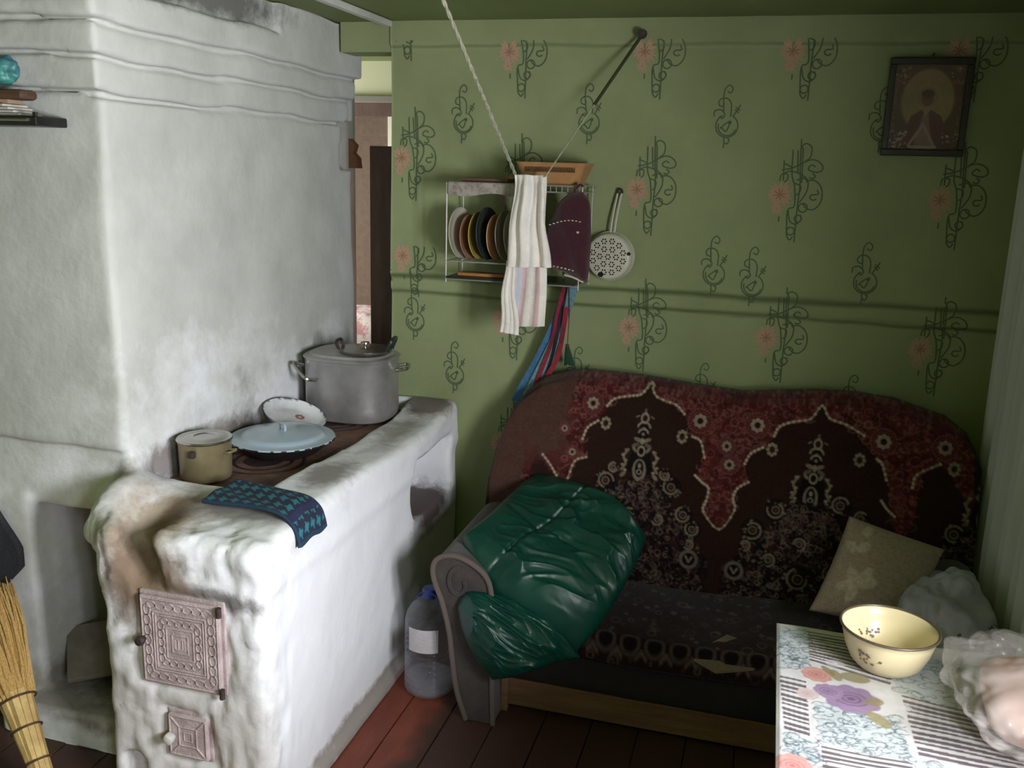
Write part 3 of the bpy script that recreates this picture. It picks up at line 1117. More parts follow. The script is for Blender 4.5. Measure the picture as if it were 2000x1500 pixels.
loop_handle((SX + 0.071, SY + 0.0, 0.82), (0.9, 0.1, 0.1), (0, 0.9, 0), 0.018, 0.020, 0.004, 'handle', mbr, sp)

# black cast-iron frying pan under a pale blue enamel lid
BX, BY = -1.415, 2.455
mfp = mat('black_cast_iron', (30, 26, 28), 0.55, 0.3, rgb2=(46, 36, 36), scale=30, bump=0.4, bscale=80)
fp = root('frying_pan', (BX, BY, ZP), 'black cast iron pan under a pale blue lid on the stove', 'pan')
MB().lathe([(0.095, 0.0), (0.105, 0.004), (0.150, 0.040), (0.153, 0.044), (0.149, 0.044), (0.102, 0.010), (0.0, 0.008)], (BX, BY, ZP), 56).build('bowl', mfp, fp)
MB().tube(catmull([(BX - 0.10, BY - 0.105, ZP + 0.035), (BX - 0.13, BY - 0.13, ZP + 0.036), (BX - 0.11, BY - 0.15, ZP + 0.034), (BX - 0.075, BY - 0.135, ZP + 0.034)], 5), 0.007, 8).build('handle', mfp, fp)
men = mat('pale_blue_enamel', (176, 192, 204), 0.25, rgb2=(160, 178, 192), scale=4, coat=0.3)
el = root('enamel_cover', (BX, BY, ZP + 0.045), 'pale blue enamel lid with chipped dark rim and little loop handle', 'lid')
MB().lathe([(0.130, 0.003), (0.155, 0.0), (0.162, 0.003), (0.160, 0.007), (0.150, 0.008), (0.132, 0.008), (0.126, 0.012), (0.120, 0.018), (0.110, 0.020), (0.06, 0.026), (0.0, 0.028)], (BX, BY, ZP + 0.045), 64).build('disc', men, el)
# chips along the rim
rim = MB()
rg = random.Random(5)
for k in range(34):
    a = rg.uniform(-2.6, 0.3)
    w = rg.uniform(0.006, 0.016)
    rim.tube([(BX + 0.1615 * math.cos(a + t), BY + 0.1615 * math.sin(a + t), ZP + 0.0485) for t in np.linspace(-w * 3, w * 3, 4)], 0.0028, 6)
tag(rim.build('chipped_rim', mfp, el), kind='stuff')
loop_handle((BX, BY, ZP + 0.070), (0.0, 0.0, 1.0), (0.8, -0.6, 0), 0.020, 0.020, 0.0045, 'handle', men, el)

# white enamel plate with a red flower behind the pan, half hidden
WX, WY = -1.495, 2.665
mwe = mat('white_enamel', (222, 222, 224), 0.25, coat=0.3, attr='Col')
prof = [(0.0, 0.004), (0.07, 0.004), (0.085, 0.006), (0.100, 0.022), (0.104, 0.028), (0.106, 0.030), (0.103, 0.026), (0.09, 0.004), (0.07, 0.0), (0.0, 0.0)]
mb = MB().lathe(prof, (0, 0, 0), 64)
V = np.array(mb.v)
cl = np.zeros((len(V), 3)) + lin((216, 217, 220))
rr_ = np.hypot(V[:, 0], V[:, 1])
cl[rr_ > 0.104] = lin((70, 76, 96))
tilt = np.array(Matrix.Rotation(R(19), 3, 'Y') @ Matrix.Rotation(R(4), 3, 'X'))
V = V @ tilt.T + np.array([WX, WY, ZP + 0.038])
wp = root('enamel_plate', (WX, WY, ZP), 'white enamel plate with a red flower, behind the pale blue lid', 'plate')
obj('dish', V, mb.f, mwe, wp, colors=cl)
fl = MB()
for k in range(7):
    a = k * 2 * math.pi / 7
    c = np.array([0.005 + 0.011 * math.cos(a), 0.035 + 0.011 * math.sin(a), 0.0048])
    fl.lathe([(0.0065, -0.0015), (0.0055, 0.0006), (0.0, 0.0008)], tuple(tilt @ c + np.array([WX, WY, ZP + 0.038])), 10, axis=tuple(tilt @ np.array([0, 0, 1.0])))
fl.build('printed_flower', mat('print_red', (150, 96, 100), 0.4), wp)

# teal checked potholder over the rim of the fire box
path = catmull([(-1.345, 0.777), (-1.28, 0.778), (-1.20, 0.780), (-1.14, 0.780), (-1.10, 0.772), (-1.070, 0.750), (-1.056, 0.722), (-1.050, 0.700)], 12)
path = np.array(path)
seg = np.concatenate([[0], np.cumsum(np.hypot(*np.diff(path, axis=0).T))])
U = np.linspace(0, seg[-1], 130)
PXs, PZs = np.interp(U, seg, path[:, 0]), np.interp(U, seg, path[:, 1])
tt = np.linspace(0, 1, 60)
TT, UX = np.meshgrid(tt, PXs, indexing='xy')
_, UZ = np.meshgrid(tt, PZs, indexing='xy')
UU_, _ = np.meshgrid(U, tt, indexing='ij')
skew = 0.06 * UU_ / seg[-1] - 0.03 * (UU_ / seg[-1]) ** 2
YY = 1.925 + 0.155 * TT * (1 - 0.10 * UU_ / seg[-1]) - 0.030 * UU_ / seg[-1]
top = np.stack([UX, YY, UZ + 0.0035 * np.sin(TT * 9 + UX * 20)], -1)
nrmP = np.stack([-np.gradient(PZs), np.gradient(PXs)], 1)
nrmP /= np.linalg.norm(nrmP, axis=1)[:, None]
low = top - np.stack([np.repeat(nrmP[:, :1], 60, 1), np.zeros_like(TT), np.repeat(nrmP[:, 1:], 60, 1)], -1) * 0.009
cell = 0.036
ia, ib = UU_ / cell, TT * 0.165 / cell
fa, fb = ia - np.floor(ia), ib - np.floor(ib)
star = (np.abs(fa - .5) + np.abs(fb - .5) < 0.34) | ((np.abs(fa - .5 + (fb - .5) * .4) < .09) & (np.abs(fb - .5) < .42)) | ((np.abs(fb - .5) < .09) & (np.abs(fa - .5) < .40))
cc = np.where(star[..., None], lin((44, 118, 132)), lin((34, 38, 62)))
bord = (UU_ > seg[-1] - 0.012) | (TT < 0.05) | (TT > 0.95)
cc[bord] = lin((30, 58, 80))
hem = (UU_ > seg[-1] - 0.085) & (UU_ < seg[-1] - 0.065)
cc[hem] = lin((40, 44, 78))
n0 = 130 * 60
fc = [q for q in grid_faces(130, 60)] + [[i + n0 for i in q[::-1]] for q in grid_faces(130, 60)]
ring_i = [i * 60 for i in range(130)] + [129 * 60 + j for j in range(1, 60)] + [i * 60 + 59 for i in range(128, -1, -1)] + [j for j in range(58, 0, -1)]
for a, c in zip(ring_i, ring_i[1:] + ring_i[:1]):
    fc.append([a, c, c + n0, a + n0])
o = obj('potholder', np.concatenate([top.reshape(-1, 3), low.reshape(-1, 3)]), fc, mat('potholder_cloth', (40, 80, 100), 0.9, attr='Col', scale=200, bump=0.3, bscale=300), None,
        colors=np.concatenate([cc.reshape(-1, 3)] * 2), origin=(-1.2, 2.0, 0.77))
bm = bmesh.new(); bm.from_mesh(o.data); bmesh.ops.recalc_face_normals(bm, faces=bm.faces[:]); bm.to_mesh(o.data); bm.free()
tag(o, 'teal and navy checked cloth potholder hanging over the stove rim', 'potholder')

# grey board leaning in the stove recess
mgb = mat('grey_board', (150, 140, 134), 0.8, rgb2=(128, 118, 112), scale=12, bump=0.3)
rt = (Matrix.Rotation(R(40), 3, 'Z') @ Matrix.Rotation(R(20), 3, 'X')).to_3x3()
o = MB().box(-1.915, -1.69, 1.98, 2.19, 0.185, 0.200, bevel=0.003, rot=rt).build('board', mgb, None, smooth=False, origin=(-1.80, 2.08, 0.12))
tag(o, 'small grey board propped at a slant in the recess under the stove', 'board')
o = MB().tube([(-1.71, 2.0, 0.105), (-1.66, 1.97, 0.106)], 0.006, 8).build('wood_splinter', M['wood_board'], None, origin=(-1.68, 1.99, 0.1))
tag(o, 'little splinter of firewood lying below the propped grey board', 'splinter')

# ------------------------------------------------------------------ shelf at the stove front with odds and ends
sh = root('narrow_shelf', (-1.95, 1.9, 1.685), 'black narrow shelf board fixed to the stove front', 'shelf')
MB().box(-2.35, -1.690, 1.85, 1.955, 1.683, 1.706, bevel=0.004).build('board', M['black'], sh, smooth=False)
MB().tube([(-2.35, 1.848, 1.697), (-1.71, 1.848, 1.697)], 0.004, 6).build('edge_strip', M['steel'], sh)
MB().tube([(-1.698, 1.86, 1.70), (-1.698, 1.86, 1.715)], 0.006, 8).build('end_peg', M['black'], sh)
MB().prism([(1.955, 1.683), (1.955, 1.64), (1.95, 1.64), (1.90, 1.678), (1.90, 1.683)], -2.208, -2.192, axis=0).build('bracket', M['black'], sh, smooth=False)
mpp = mat('paper_white', (196, 192, 184), 0.8, rgb2=(182, 178, 168), scale=9)
pk = root('paper_bundle', (-1.9, 1.89, 1.7065), 'folded whitish papers lying on the black shelf', 'papers')
for i in range(4):
    MB().box(-2.06, -1.752 - 0.012 * i, 1.862, 1.94, 1.7065 + i * 0.007, 1.7125 + i * 0.007, bevel=0.002, rot=Matrix.Rotation(R(2 - i), 3, 'Z')).build('sheet', mpp, pk, smooth=False)
mbn = mat('brown_wood_dark', (86, 62, 44), 0.6, rgb2=(64, 44, 32), scale=14, stretch=(1, 8, 8))
brh = root('wooden_brush', (-1.9, 1.9, 1.735), 'brown wooden brush back lying on the papers of the shelf', 'brush')
MB().box(-2.06, -1.748, 1.872, 1.932, 1.744, 1.768, bevel=0.010).build('back', mbn, brh)
MB().box(-2.05, -1.79, 1.878, 1.926, 1.7345, 1.745, bevel=0.002).build('bristles', mat('bristles_tan', (150, 124, 98), 0.9), brh)


def blob(name, c, rad, m, parent=None, seed=1.0, amp=0.15, sc=9.0, n=36, origin=None, pw=1.0):
    """crumpled closed lump"""
    th = np.linspace(0, math.pi, n)
    ph = np.linspace(0, 2 * math.pi, 2 * n, endpoint=False)
    T_, P_ = np.meshgrid(th, ph, indexing='ij')
    def sg(a):
        return np.sign(a) * np.abs(a) ** pw
    d = np.stack([np.sin(T_) * sg(np.cos(P_)), np.sin(T_) * sg(np.sin(P_)), sg(np.cos(T_))], -1)
    q = d * np.array(rad)
    h = 1 + amp * nz(q[..., 0], q[..., 1], q[..., 2], sc, seed) + amp * 0.6 * np.abs(nz(q[..., 0], q[..., 1], q[..., 2], sc * 2.3, seed + 4))
    V_ = q * h[..., None] + np.array(c)
    f = []
    for i in range(n - 1):
        for k in range(2 * n):
            f.append([i * 2 * n + k, (i + 1) * 2 * n + k, (i + 1) * 2 * n + (k + 1) % (2 * n), i * 2 * n + (k + 1) % (2 * n)])
    o = obj(name, V_, f, m, parent, origin=origin)
    bm = bmesh.new(); bm.from_mesh(o.data); bmesh.ops.remove_doubles(bm, verts=bm.verts[:], dist=1e-6); bmesh.ops.recalc_face_normals(bm, faces=bm.faces[:]); bm.to_mesh(o.data); bm.free()
    return o


bgm = mat('bag_blue', (44, 72, 104), 0.45, rgb2=(60, 128, 120), scale=9, mixpos=(0.4, 0.6))
o = blob('plastic_bag', (-1.85, 1.878, 1.812), (0.085, 0.040, 0.036), bgm, amp=0.34, sc=26, origin=(-1.85, 1.895, 1.77))
tag(o, 'crumpled blue and green plastic bag on top of the shelf', 'bag')

# dark speckled cloth hanging at the left of the recess
mdc = mat('speckled_dark_cloth', (44, 44, 52), 0.9, rgb2=(62, 62, 70), scale=160, mixpos=(0.5, 0.75))
n = 30
s_ = np.linspace(0, 1, n)
S_, T_ = np.meshgrid(s_, s_, indexing='ij')
px = -2.275 + 0.32 * S_ - 0.02 * T_
zb = 0.385 + 0.10 * np.clip((S_ - 0.72) / 0.28, 0, 1)
pz = zb + (0.80 - zb) * T_
px = px - (0.16 * np.clip(T_ - 0.18, 0, 1)) * S_
py = 1.944 + 0.008 * np.sin(S_ * 14) + 0.004 * np.sin(T_ * 9)
fr_ = np.stack([px, py - 0.006, pz], -1)
bk_ = np.stack([px, py + 0.006, pz], -1)
fcs = grid_faces(n, n) + [[i + n * n for i in q[::-1]] for q in grid_faces(n, n)]
rg_i = [i * n for i in range(n)] + [(n - 1) * n + j for j in range(1, n)] + [i * n + n - 1 for i in range(n - 2, -1, -1)] + [j for j in range(n - 2, 0, -1)]
fcs += [[a, c, c + n * n, a + n * n] for a, c in zip(rg_i, rg_i[1:] + rg_i[:1])]
rag = root('hanging_rag', (-2.2, 1.95, 0.40), 'dark speckled cloth hanging above the straw broom', 'cloth')
o = obj('cloth', np.concatenate([fr_.reshape(-1, 3), bk_.reshape(-1, 3)]), fcs, mdc, rag)
bm = bmesh.new(); bm.from_mesh(o.data); bmesh.ops.recalc_face_normals(bm, faces=bm.faces[:]); bm.to_mesh(o.data); bm.free()
MB().tube([(-2.22, 1.92, 0.79), (-2.22, 1.975, 0.79)], 0.004, 8).build('nail', M['dark_iron'], rag)

# straw broom standing on its handle
mstraw = mat('straw', (206, 172, 108), 0.8, rgb2=(170, 132, 76), scale=30, stretch=(8, 8, 1))
mstraw2 = mat('straw_handle', (200, 172, 112), 0.7, rgb2=(170, 138, 84), scale=18)
b0 = at(110, 1590, 2, 0.0); b1 = at(-34, 1175, 1, 1.84)
bd = (b1 - b0) / np.linalg.norm(b1 - b0)
bl = np.linalg.norm(b1 - b0)
bu = np.array([0.75, 0.62, 0.0]); bu -= bd * (bu @ bd); bu /= np.linalg.norm(bu)
bv = np.cross(bd, bu)
br = root('straw_broom', tuple(b0), 'straw broom standing on its bound handle beside the stove', 'broom')
hd = MB()
for k in range(9):
    a = 2 * math.pi * k / 9
    pts = [b0 + bd * (0.33 * t) + (0.013 + 0.016 * t * t) * (math.cos(a + 0.4 * t) * bu + math.sin(a + 0.4 * t) * bv) for t in np.linspace(0, 1, 10)]
    hd.tube(pts, [0.011 + 0.004 * t for t in np.linspace(0, 1, 10)], 6)
hd.build('handle', mstraw2, br)
for t, rr2 in ((0.05, 0.029), (0.14, 0.032), (0.23, 0.037), (0.31, 0.047)):
    MB().tube([b0 + bd * t + rr2 * (math.cos(q) * bu + math.sin(q) * bv) for q in np.linspace(0, 2 * math.pi, 20)[:-1]], 0.0028, 5, closed=True).build('binding', mbn, br)
bs = MB()
rg = random.Random(11)
for k in range(420):
    a = rg.uniform(0, 2 * math.pi)
    q = math.sqrt(rg.random())
    L = rg.uniform(0.26, 0.34)
    f0 = 0.040 * q
    f1u, f1v = 0.080 * q, 0.040 * q
    ph = rg.uniform(0, 6)
    pts = []
    for t in (0, 0.35, 0.7, 1.0):
        e = 1 - (1 - t) ** 1.7
        pts.append(b0 + bd * (0.31 + L * t) + bu * math.cos(a) * (f0 + (f1u - f0) * e) + bv * math.sin(a) * (f0 + (f1v - f0) * e) + bu * 0.004 * math.sin(ph + 5 * t))
    bs.tube(pts, [0.0034, 0.003, 0.0024, 0.0012], 4, caps=False)
tag(bs.build('bristles', mstraw, br), kind='stuff')

# ------------------------------------------------------------------ sofa
mso = mat('sofa_fabric', (68, 59, 55), 0.9, rgb2=(50, 43, 41), scale=12, bump=0.4, bscale=220, sheen=0.2)
msd = mat('sofa_dark_fabric', (40, 34, 36), 0.9, rgb2=(32, 27, 30), scale=14, bump=0.3, bscale=200)
sofa = root('sofa', (-0.1, 2.7, 0), 'old low sofa with scrolled arms and plank base along the papered wall', 'sofa')
XA0, XA1 = -0.70, 0.50     # seat between the arms


def back_top(X):
    return np.interp(X, [-0.86, -0.845, -0.815, -0.77, -0.71, -0.63, -0.55, -0.38, -0.22, -0.055, 0.06, 0.176, 0.29, 0.40, 0.55, 0.615, 0.66, 0.685],
                     [0.60, 0.70, 0.795, 0.865, 0.915, 0.943, 0.952, 0.948, 0.935, 0.925, 0.938, 0.950, 0.953, 0.945, 0.905, 0.86, 0.78, 0.68])


def back_y(Z):
    return 2.80 + (Z - 0.30) * 0.24


# back: upholstered slab following the waved top
xs = np.linspace(-0.845, 0.645, 90)
prof = [(x, float(back_top(x)) - 0.012) for x in xs]
n = 90
V, Fb = [], []
for (x_, zt) in prof:
    for (yy, zz) in ((back_y(0.15) + 0.012, 0.15), (back_y(zt - 0.05) + 0.012, zt - 0.05), (back_y(zt) + 0.03, zt - 0.012), (back_y(zt) + 0.08, zt), (3.09, zt - 0.02), (3.105, zt - 0.06), (3.105, 0.15)):
        V.append((x_, min(yy, 3.09), zz))
for i in range(n - 1):
    for k in range(7):
        Fb.append([i * 7 + k, i * 7 + (k + 1) % 7, (i + 1) * 7 + (k + 1) % 7, (i + 1) * 7 + k])
Fb += [list(range(7)), [(n - 1) * 7 + k for k in range(7)][::-1]]
mb = MB().add(V, Fb)
mb.build('backrest', mso, sofa)
MB().box(XA0, XA1, 2.44, 2.86, 0.10, 0.285, bevel=0.03).build('seat', msd, sofa)
mplank = mat('bare_plank', (128, 96, 66), 0.65, rgb2=(104, 76, 52), scale=5, stretch=(1, 10, 10), bump=0.3)
MB().box(XA0, XA1, 2.452, 2.475, 0.012, 0.100, bevel=0.003).build('base_board', mplank, sofa, smooth=False)
MB().box(XA0 + 0.02, XA1 - 0.02, 2.476, 3.0, 0.03, 0.10).build('base', msd, sofa, smooth=False)
MB().box(-0.682, -0.660, 2.43, 2.45, 0.0, 0.115, bevel=0.003).build('leg', mplank, sofa, smooth=False)
MB().box(XA1 - 0.04, XA1 - 0.015, 2.43, 2.45, 0.0, 0.115, bevel=0.003).build('leg', mplank, sofa, smooth=False)
arm = catmull([(-0.765, 0.0), (-0.795, 0.09), (-0.812, 0.20), (-0.822, 0.28), (-0.845, 0.37), (-0.868, 0.43), (-0.875, 0.475), (-0.858, 0.508), (-0.815, 0.522), (-0.765, 0.510), (-0.715, 0.475), (-0.695, 0.42), (-0.69, 0.30), (-0.685, 0.12), (-0.680, 0.0)], 6)
for sgn, xm in ((1, 0.0), (-1, -0.222)):
    P2 = [((p[0] if sgn > 0 else xm - p[0]), p[1]) for p in arm]
    MB().prism(P2, 2.375, 2.93).build('arm', mso, sofa)
    pn = MB().prism(P2, 2.352, 2.378).build('arm_front', mso, sofa)
    sp_ = [((p[0] if sgn > 0 else xm - p[0]), 2.350, p[1]) for p in arm]
    MB().tube(sp_, 0.008, 8).build('piping', mat('piping_grey', (94, 83, 78), 0.9), pn)
    c = np.array([(p[0] if sgn > 0 else xm - p[0]) for p in arm]).mean() - 0.01 * sgn
    sc_ = [(c + (0.052 - 0.006 * t) * math.cos(t * 1.0 + 1.6) * 0.75, 2.350, 0.438 + (0.052 - 0.006 * t) * math.sin(t + 1.6)) for t in np.linspace(0, 5.2, 24)]
    MB().tube(sc_, 0.006, 6).build('scroll', mso, pn)

# ---- rug thrown over back and seat, painted in metres of the back (X, Z)
def bk_pt(x, y):
    """photo pixel -> (X, Z) on the slanted sofa back"""
    Y_ = 2.93
    for _ in range(6):
        p = at(x, y, 1, Y_ - 0.01)
        Y_ = back_y(p[2])
    return (p[0], p[2])


rugc = Canvas(-0.88, 0.70, 0.26, 1.02, 0.0022, (48, 27, 21))
RED, PINK, CREAM, DK, BRN = (92, 38, 37), (134, 88, 82), (158, 144, 126), (24, 15, 17), (96, 66, 52)
rg = random.Random(21)
PXL = lambda pts: [bk_pt(*p) for p in pts]
# red field above the arches
redpoly = PXL([(980, 700), (1900, 700), (1900, 1010), (1860, 935), (1835, 905), (1800, 925), (1790, 960), (1785, 1010), (1760, 1060), (1735, 1010), (1735, 955), (1728, 925), (1716, 898), (1690, 870), (1680, 850),
               (1650, 832), (1620, 820), (1606, 793), (1588, 818), (1530, 830), (1512, 852), (1492, 872), (1470, 885), (1456, 905), (1462, 940), (1440, 952), (1432, 992), (1405, 1030), (1372, 995), (1384, 950), (1360, 925), (1378, 890), (1372, 862),
               (1352, 852), (1338, 810), (1320, 792), (1286, 778), (1271, 755), (1254, 771), (1203, 780), (1188, 795), (1170, 820), (1150, 833), (1140, 855), (1144, 890), (1125, 900), (1108, 935), (1080, 920), (1050, 880), (1010, 1000), (980, 1000)])
rugc.poly(redpoly, RED)
rugc.poly(PXL([(960, 700), (1135, 720), (1125, 760), (1108, 800), (1110, 845), (1100, 870), (1060, 885), (1030, 860), (1020, 1010), (960, 1010)]), (88, 60, 52))
for k in range(260):
    q_ = bk_pt(rg.uniform(985, 1115), rg.uniform(740, 900))
    rugc.disc(q_[0], q_[1], rg.uniform(.006, .022), rg.choice([(98, 72, 60), (80, 52, 48), (92, 62, 54), (84, 46, 44)]), ry=rg.uniform(.005, .014), op=.25)
IMG = rugc.im


def in_col(x, z, ref, tol=0.02):
    j = int((z - rugc.y0) / rugc.st)
    i = int((x - rugc.x0) / rugc.st)
    if 0 <= j < rugc.H and 0 <= i < rugc.W:
        return np.abs(IMG[j, i] - lin(ref)).max() < tol
    return False


# small flowers and tendrils all over the red field
for k in range(5200):
    x_, z_ = rg.uniform(-0.80, 0.66), rg.uniform(0.45, 0.98)
    if not in_col(x_, z_, RED, 0.004):
        continue
    t = rg.random()
    if t < 0.35:
        rugc.disc(x_, z_, rg.uniform(0.003, 0.007), PINK, op=0.7)
    elif t < 0.6:
        rugc.ring(x_, z_, rg.uniform(0.006, 0.013), 0.0032, rg.choice([PINK, (140, 66, 62), DK]), op=0.8)
    elif t < 0.8:
        a = rg.uniform(0, 6.28)
        rugc.line([(x_ + 0.012 * math.cos(a + q) * (1 + .3 * q), z_ + 0.012 * math.sin(a + q)) for q in (0, .7, 1.4, 2.1, 2.8)], 0.003, PINK, op=0.7)
    else:
        rugc.disc(x_, z_, rg.uniform(0.006, 0.012), (70, 20, 24), op=0.6)


def rosette(px_, py_, r):
    x_, z_ = bk_pt(px_, py_)
    rugc.disc(x_, z_, r, (86, 26, 30))
    for k in range(24):
        a = 2 * math.pi * k / 24
        rugc.disc(x_ + r * 0.92 * math.cos(a), z_ + r * 0.92 * math.sin(a), r * 0.085, PINK, op=0.8)
    rugc.ring(x_, z_, r * 0.70, 0.003, PINK, op=.6)
    for k in range(8):
        a = 2 * math.pi * k / 8
        rugc.disc(x_ + r * 0.40 * math.cos(a), z_ + r * 0.40 * math.sin(a), r * 0.17, CREAM)
    rugc.disc(x_, z_, r * 0.22, (56, 16, 20))


for (a, c, r) in ((1160, 787, 0.036), (1368, 822, 0.040), (1480, 830, 0.040), (1725, 862, 0.040), (1845, 875, 0.038), (1105, 835, 0.02), (1120, 880, 0.022), (1425, 905, 0.03), (1420, 870, 0.028)):
    rosette(a, c, r)


def daisy(px_, py_, r=0.016):
    x_, z_ = bk_pt(px_, py_)
    for k in range(8):
        a = 2 * math.pi * k / 8
        rugc.disc(x_ + r * math.cos(a) * .8, z_ + r * math.sin(a), r * 0.34, CREAM)
    rugc.disc(x_, z_, r * 0.5, (60, 30, 22))


for p in ((1185, 825), (1333, 852), (1508, 876), (1678, 897), (1862, 915)):
    daisy(*p)
# beaded outlines of the arches and pendants
outl = [[(1140, 855), (1150, 833), (1170, 820)], [(1187, 792), (1201, 779), (1230, 774), (1252, 771), (1271, 755), (1284, 776), (1321, 791), (1337, 808)],
        [(1353, 852), (1369, 861), (1377, 891)], [(1359, 925), (1372, 938), (1385, 950), (1380, 975), (1375, 995), (1405, 1030), (1435, 992), (1432, 970), (1441, 950), (1462, 938)],
        [(1455, 903), (1467, 883), (1490, 872)], [(1512, 850), (1523, 832), (1550, 823), (1583, 818), (1606, 793), (1620, 817), (1653, 830), (1687, 850)],
        [(1712, 895), (1722, 905), (1730, 935)], [(1720, 975), (1730, 990), (1745, 1005)], [(1780, 950), (1790, 925), (1835, 905)],
        [(1063, 885), (1078, 905), (1090, 925)], [(1147, 890), (1125, 898), (1112, 930)]]
for ln in outl:
    q = catmull(PXL(ln), 6)
    rugc.line(q, 0.0055, (158, 138, 118))
    for p in q[::2]:
        rugc.disc(p[0], p[1], 0.0042, (196, 180, 158))


def tower(ax, top, med, foot, side):
    """stacked palmettes over a medallion, bouquets falling away below"""
    x0, z0 = bk_pt(*top)
    x1, z1 = bk_pt(*med)
    L = z0 - z1
    TAN = (140, 124, 106)
    ctr = lambda t: (x0 + (x1 - x0) * t, z0 - L * t)
    # dark ground narrowing to the tip
    for t in np.linspace(0.3, 1.0, 18):
        xx, zz = ctr(t)
        rugc.disc(xx, zz, 0.012 + 0.045 * max(0, t - .3), DK, ry=0.014)
    xx, zz = ctr(0.0); rugc.disc(xx, zz, 0.003, TAN); rugc.disc(xx, zz - .008, 0.004, TAN)
    xx, zz = ctr(0.14); rugc.ring(xx, zz, 0.011, 0.0055, CREAM, ry=0.014)
    for sg in (-1, 1):
        rugc.line([(xx + sg * .020, zz + .006), (xx + sg * .028, zz + .001)], .004, TAN)
    for (t, w) in ((.27, .020), (.36, .015)):
        xx, zz = ctr(t)
        rugc.line([(xx + w * math.cos(a), zz - .006 + w * .9 * math.sin(a)) for a in np.linspace(.15, math.pi - .15, 9)], .0055, CREAM)
        rugc.disc(xx, zz - .008, .005, TAN)
    xx, zz = ctr(0.50)
    for sg in (-1, 1):
        rugc.disc(xx + sg * .014, zz, .014, TAN, ry=.006, ang=sg * .35)
        rugc.disc(xx + sg * .020, zz - .016, .013, (112, 96, 84), ry=.006, ang=-sg * .4)
    rugc.disc(xx, zz - .004, .006, CREAM, ry=.010)
    xx, zz = ctr(0.68)
    rugc.ring(xx, zz, .011, .005, CREAM, ry=.014)
    for sg in (-1, 1):
        rugc.disc(xx + sg * .022, zz + .004, .010, TAN, ry=.005, ang=sg * .9)
        rugc.line(catmull([(x1 + sg * .040, z1 + .062), (x1 + sg * .054, z1 + .040), (x1 + sg * .046, z1 + .018), (x1 + sg * .058, z1 - .004)], 6), 0.007, TAN)
        for q in range(5):
            rugc.disc(x1 + sg * (.046 + .010 * (q % 2)), z1 + .06 - q * .016, .0055, CREAM, ry=.004)
        rugc.disc(x1 + sg * .052, z1 - .018, .012, TAN, ry=.006, ang=-sg * .8)
    rugc.disc(x1, z1, 0.022, (140, 126, 110), ry=0.036)
    rugc.disc(x1, z1 + 0.004, 0.014, DK, ry=0.027)
    rugc.disc(x1, z1 + 0.014, 0.005, CREAM, ry=.008)
    rugc.ring(x1, z1 - .006, 0.007, .0035, CREAM)
    zb = 0.30
    for k in range(1150):
        t = rg.random() ** 0.8
        zz = z1 - 0.03 - t * (z1 - 0.03 - zb)
        w = 0.05 + 0.19 * min(1, t * 1.5)
        xx = x1 + rg.uniform(-w, w)
        if k < 260:
            rugc.disc(xx, zz, rg.uniform(0.012, 0.024), DK, op=0.8)
        else:
            c_ = rg.choice([(120, 102, 94), (98, 78, 76), (96, 54, 54), (66, 42, 46), (132, 114, 100)])
            u = rg.random()
            if u < .25:
                rugc.ring(xx, zz, rg.uniform(.004, .010), .003, c_, op=.6)
            elif u < .65:
                rugc.disc(xx, zz, rg.uniform(.002, .006), c_, ry=rg.uniform(.002, .004), ang=rg.uniform(0, 3), op=.7)
            else:
                a = rg.uniform(0, 6.28)
                r3 = rg.uniform(.005, .012)
                rugc.line([(xx + r3 * math.cos(a + q), zz + r3 * math.sin(a + q)) for q in (0, .8, 1.6, 2.4)], .003, c_, op=.65)
    for (px_, py_, r) in side:
        xx, zz = bk_pt(px_, py_)
        rugc.disc(xx, zz, r * 1.35, DK, op=.85)
        a0 = rg.uniform(0, 6.28)
        rugc.line([(xx + r * math.cos(a0 + q) * (1 - .05 * q), zz + r * math.sin(a0 + q) * (1 - .05 * q)) for q in np.linspace(0, 4.4, 12)], .0062, TAN, op=.85)
        for q in range(9):
            aa, rr4 = rg.uniform(0, 6.28), r * rg.uniform(.75, 1.35)
            rugc.disc(xx + rr4 * math.cos(aa), zz + rr4 * math.sin(aa), r * rg.uniform(.10, .24), rg.choice([CREAM, TAN, (110, 92, 84)]), ry=r * rg.uniform(.08, .16), ang=aa, op=.6)
        rugc.ring(xx, zz, r * .42, .004, TAN, op=.8)
        rugc.disc(xx, zz, r * .2, (96, 50, 48))


tower(0, (1263, 800), (1250, 915), None, [(1185, 935, .026), (1312, 948, .026), (1200, 910, .016), (1300, 925, .016), (1150, 962, .02), (1335, 1002, .024), (1352, 1030, .022), (1345, 1060, .016), (1230, 1000, .02), (1285, 1010, .018)])
tower(0, (1600, 850), (1582, 970), None, [(1515, 992, .026), (1640, 985, .026), (1470, 1032, .028), (1680, 1010, .02), (1455, 1062, .016), (1660, 1060, .022), (1560, 1060, .02), (1557, 1130, .034), (1620, 1120, .022), (1500, 1090, .02)])
tower(0, (1935, 900), (1920, 1015), None, [(1860, 1040, .026)])
for (px_, py_) in ((1345, 1090), (1433, 1112)):
    xx, zz = bk_pt(px_, py_)
    rugc.disc(xx, zz, 0.030, (118, 102, 96))
    rugc.disc(xx, zz, 0.020, DK)
    rugc.line([(xx - .01, zz + .008), (xx, zz - .008), (xx + .01, zz + .008)], .006, (140, 124, 112))
# dark border along the top edge
for x_ in np.linspace(-0.66, 0.68, 300):
    zt = float(back_top(x_)) + 0.02
    rugc.disc(x_, zt + 0.002, 0.018, (38, 30, 20))
for k in range(16):
    x_ = -0.60 + k * 0.08
    rugc.line([(x_ - .018, float(back_top(x_)) + .006), (x_, float(back_top(x_)) + .013), (x_ + .018, float(back_top(x_)) + .006)], .004, (120, 112, 84))

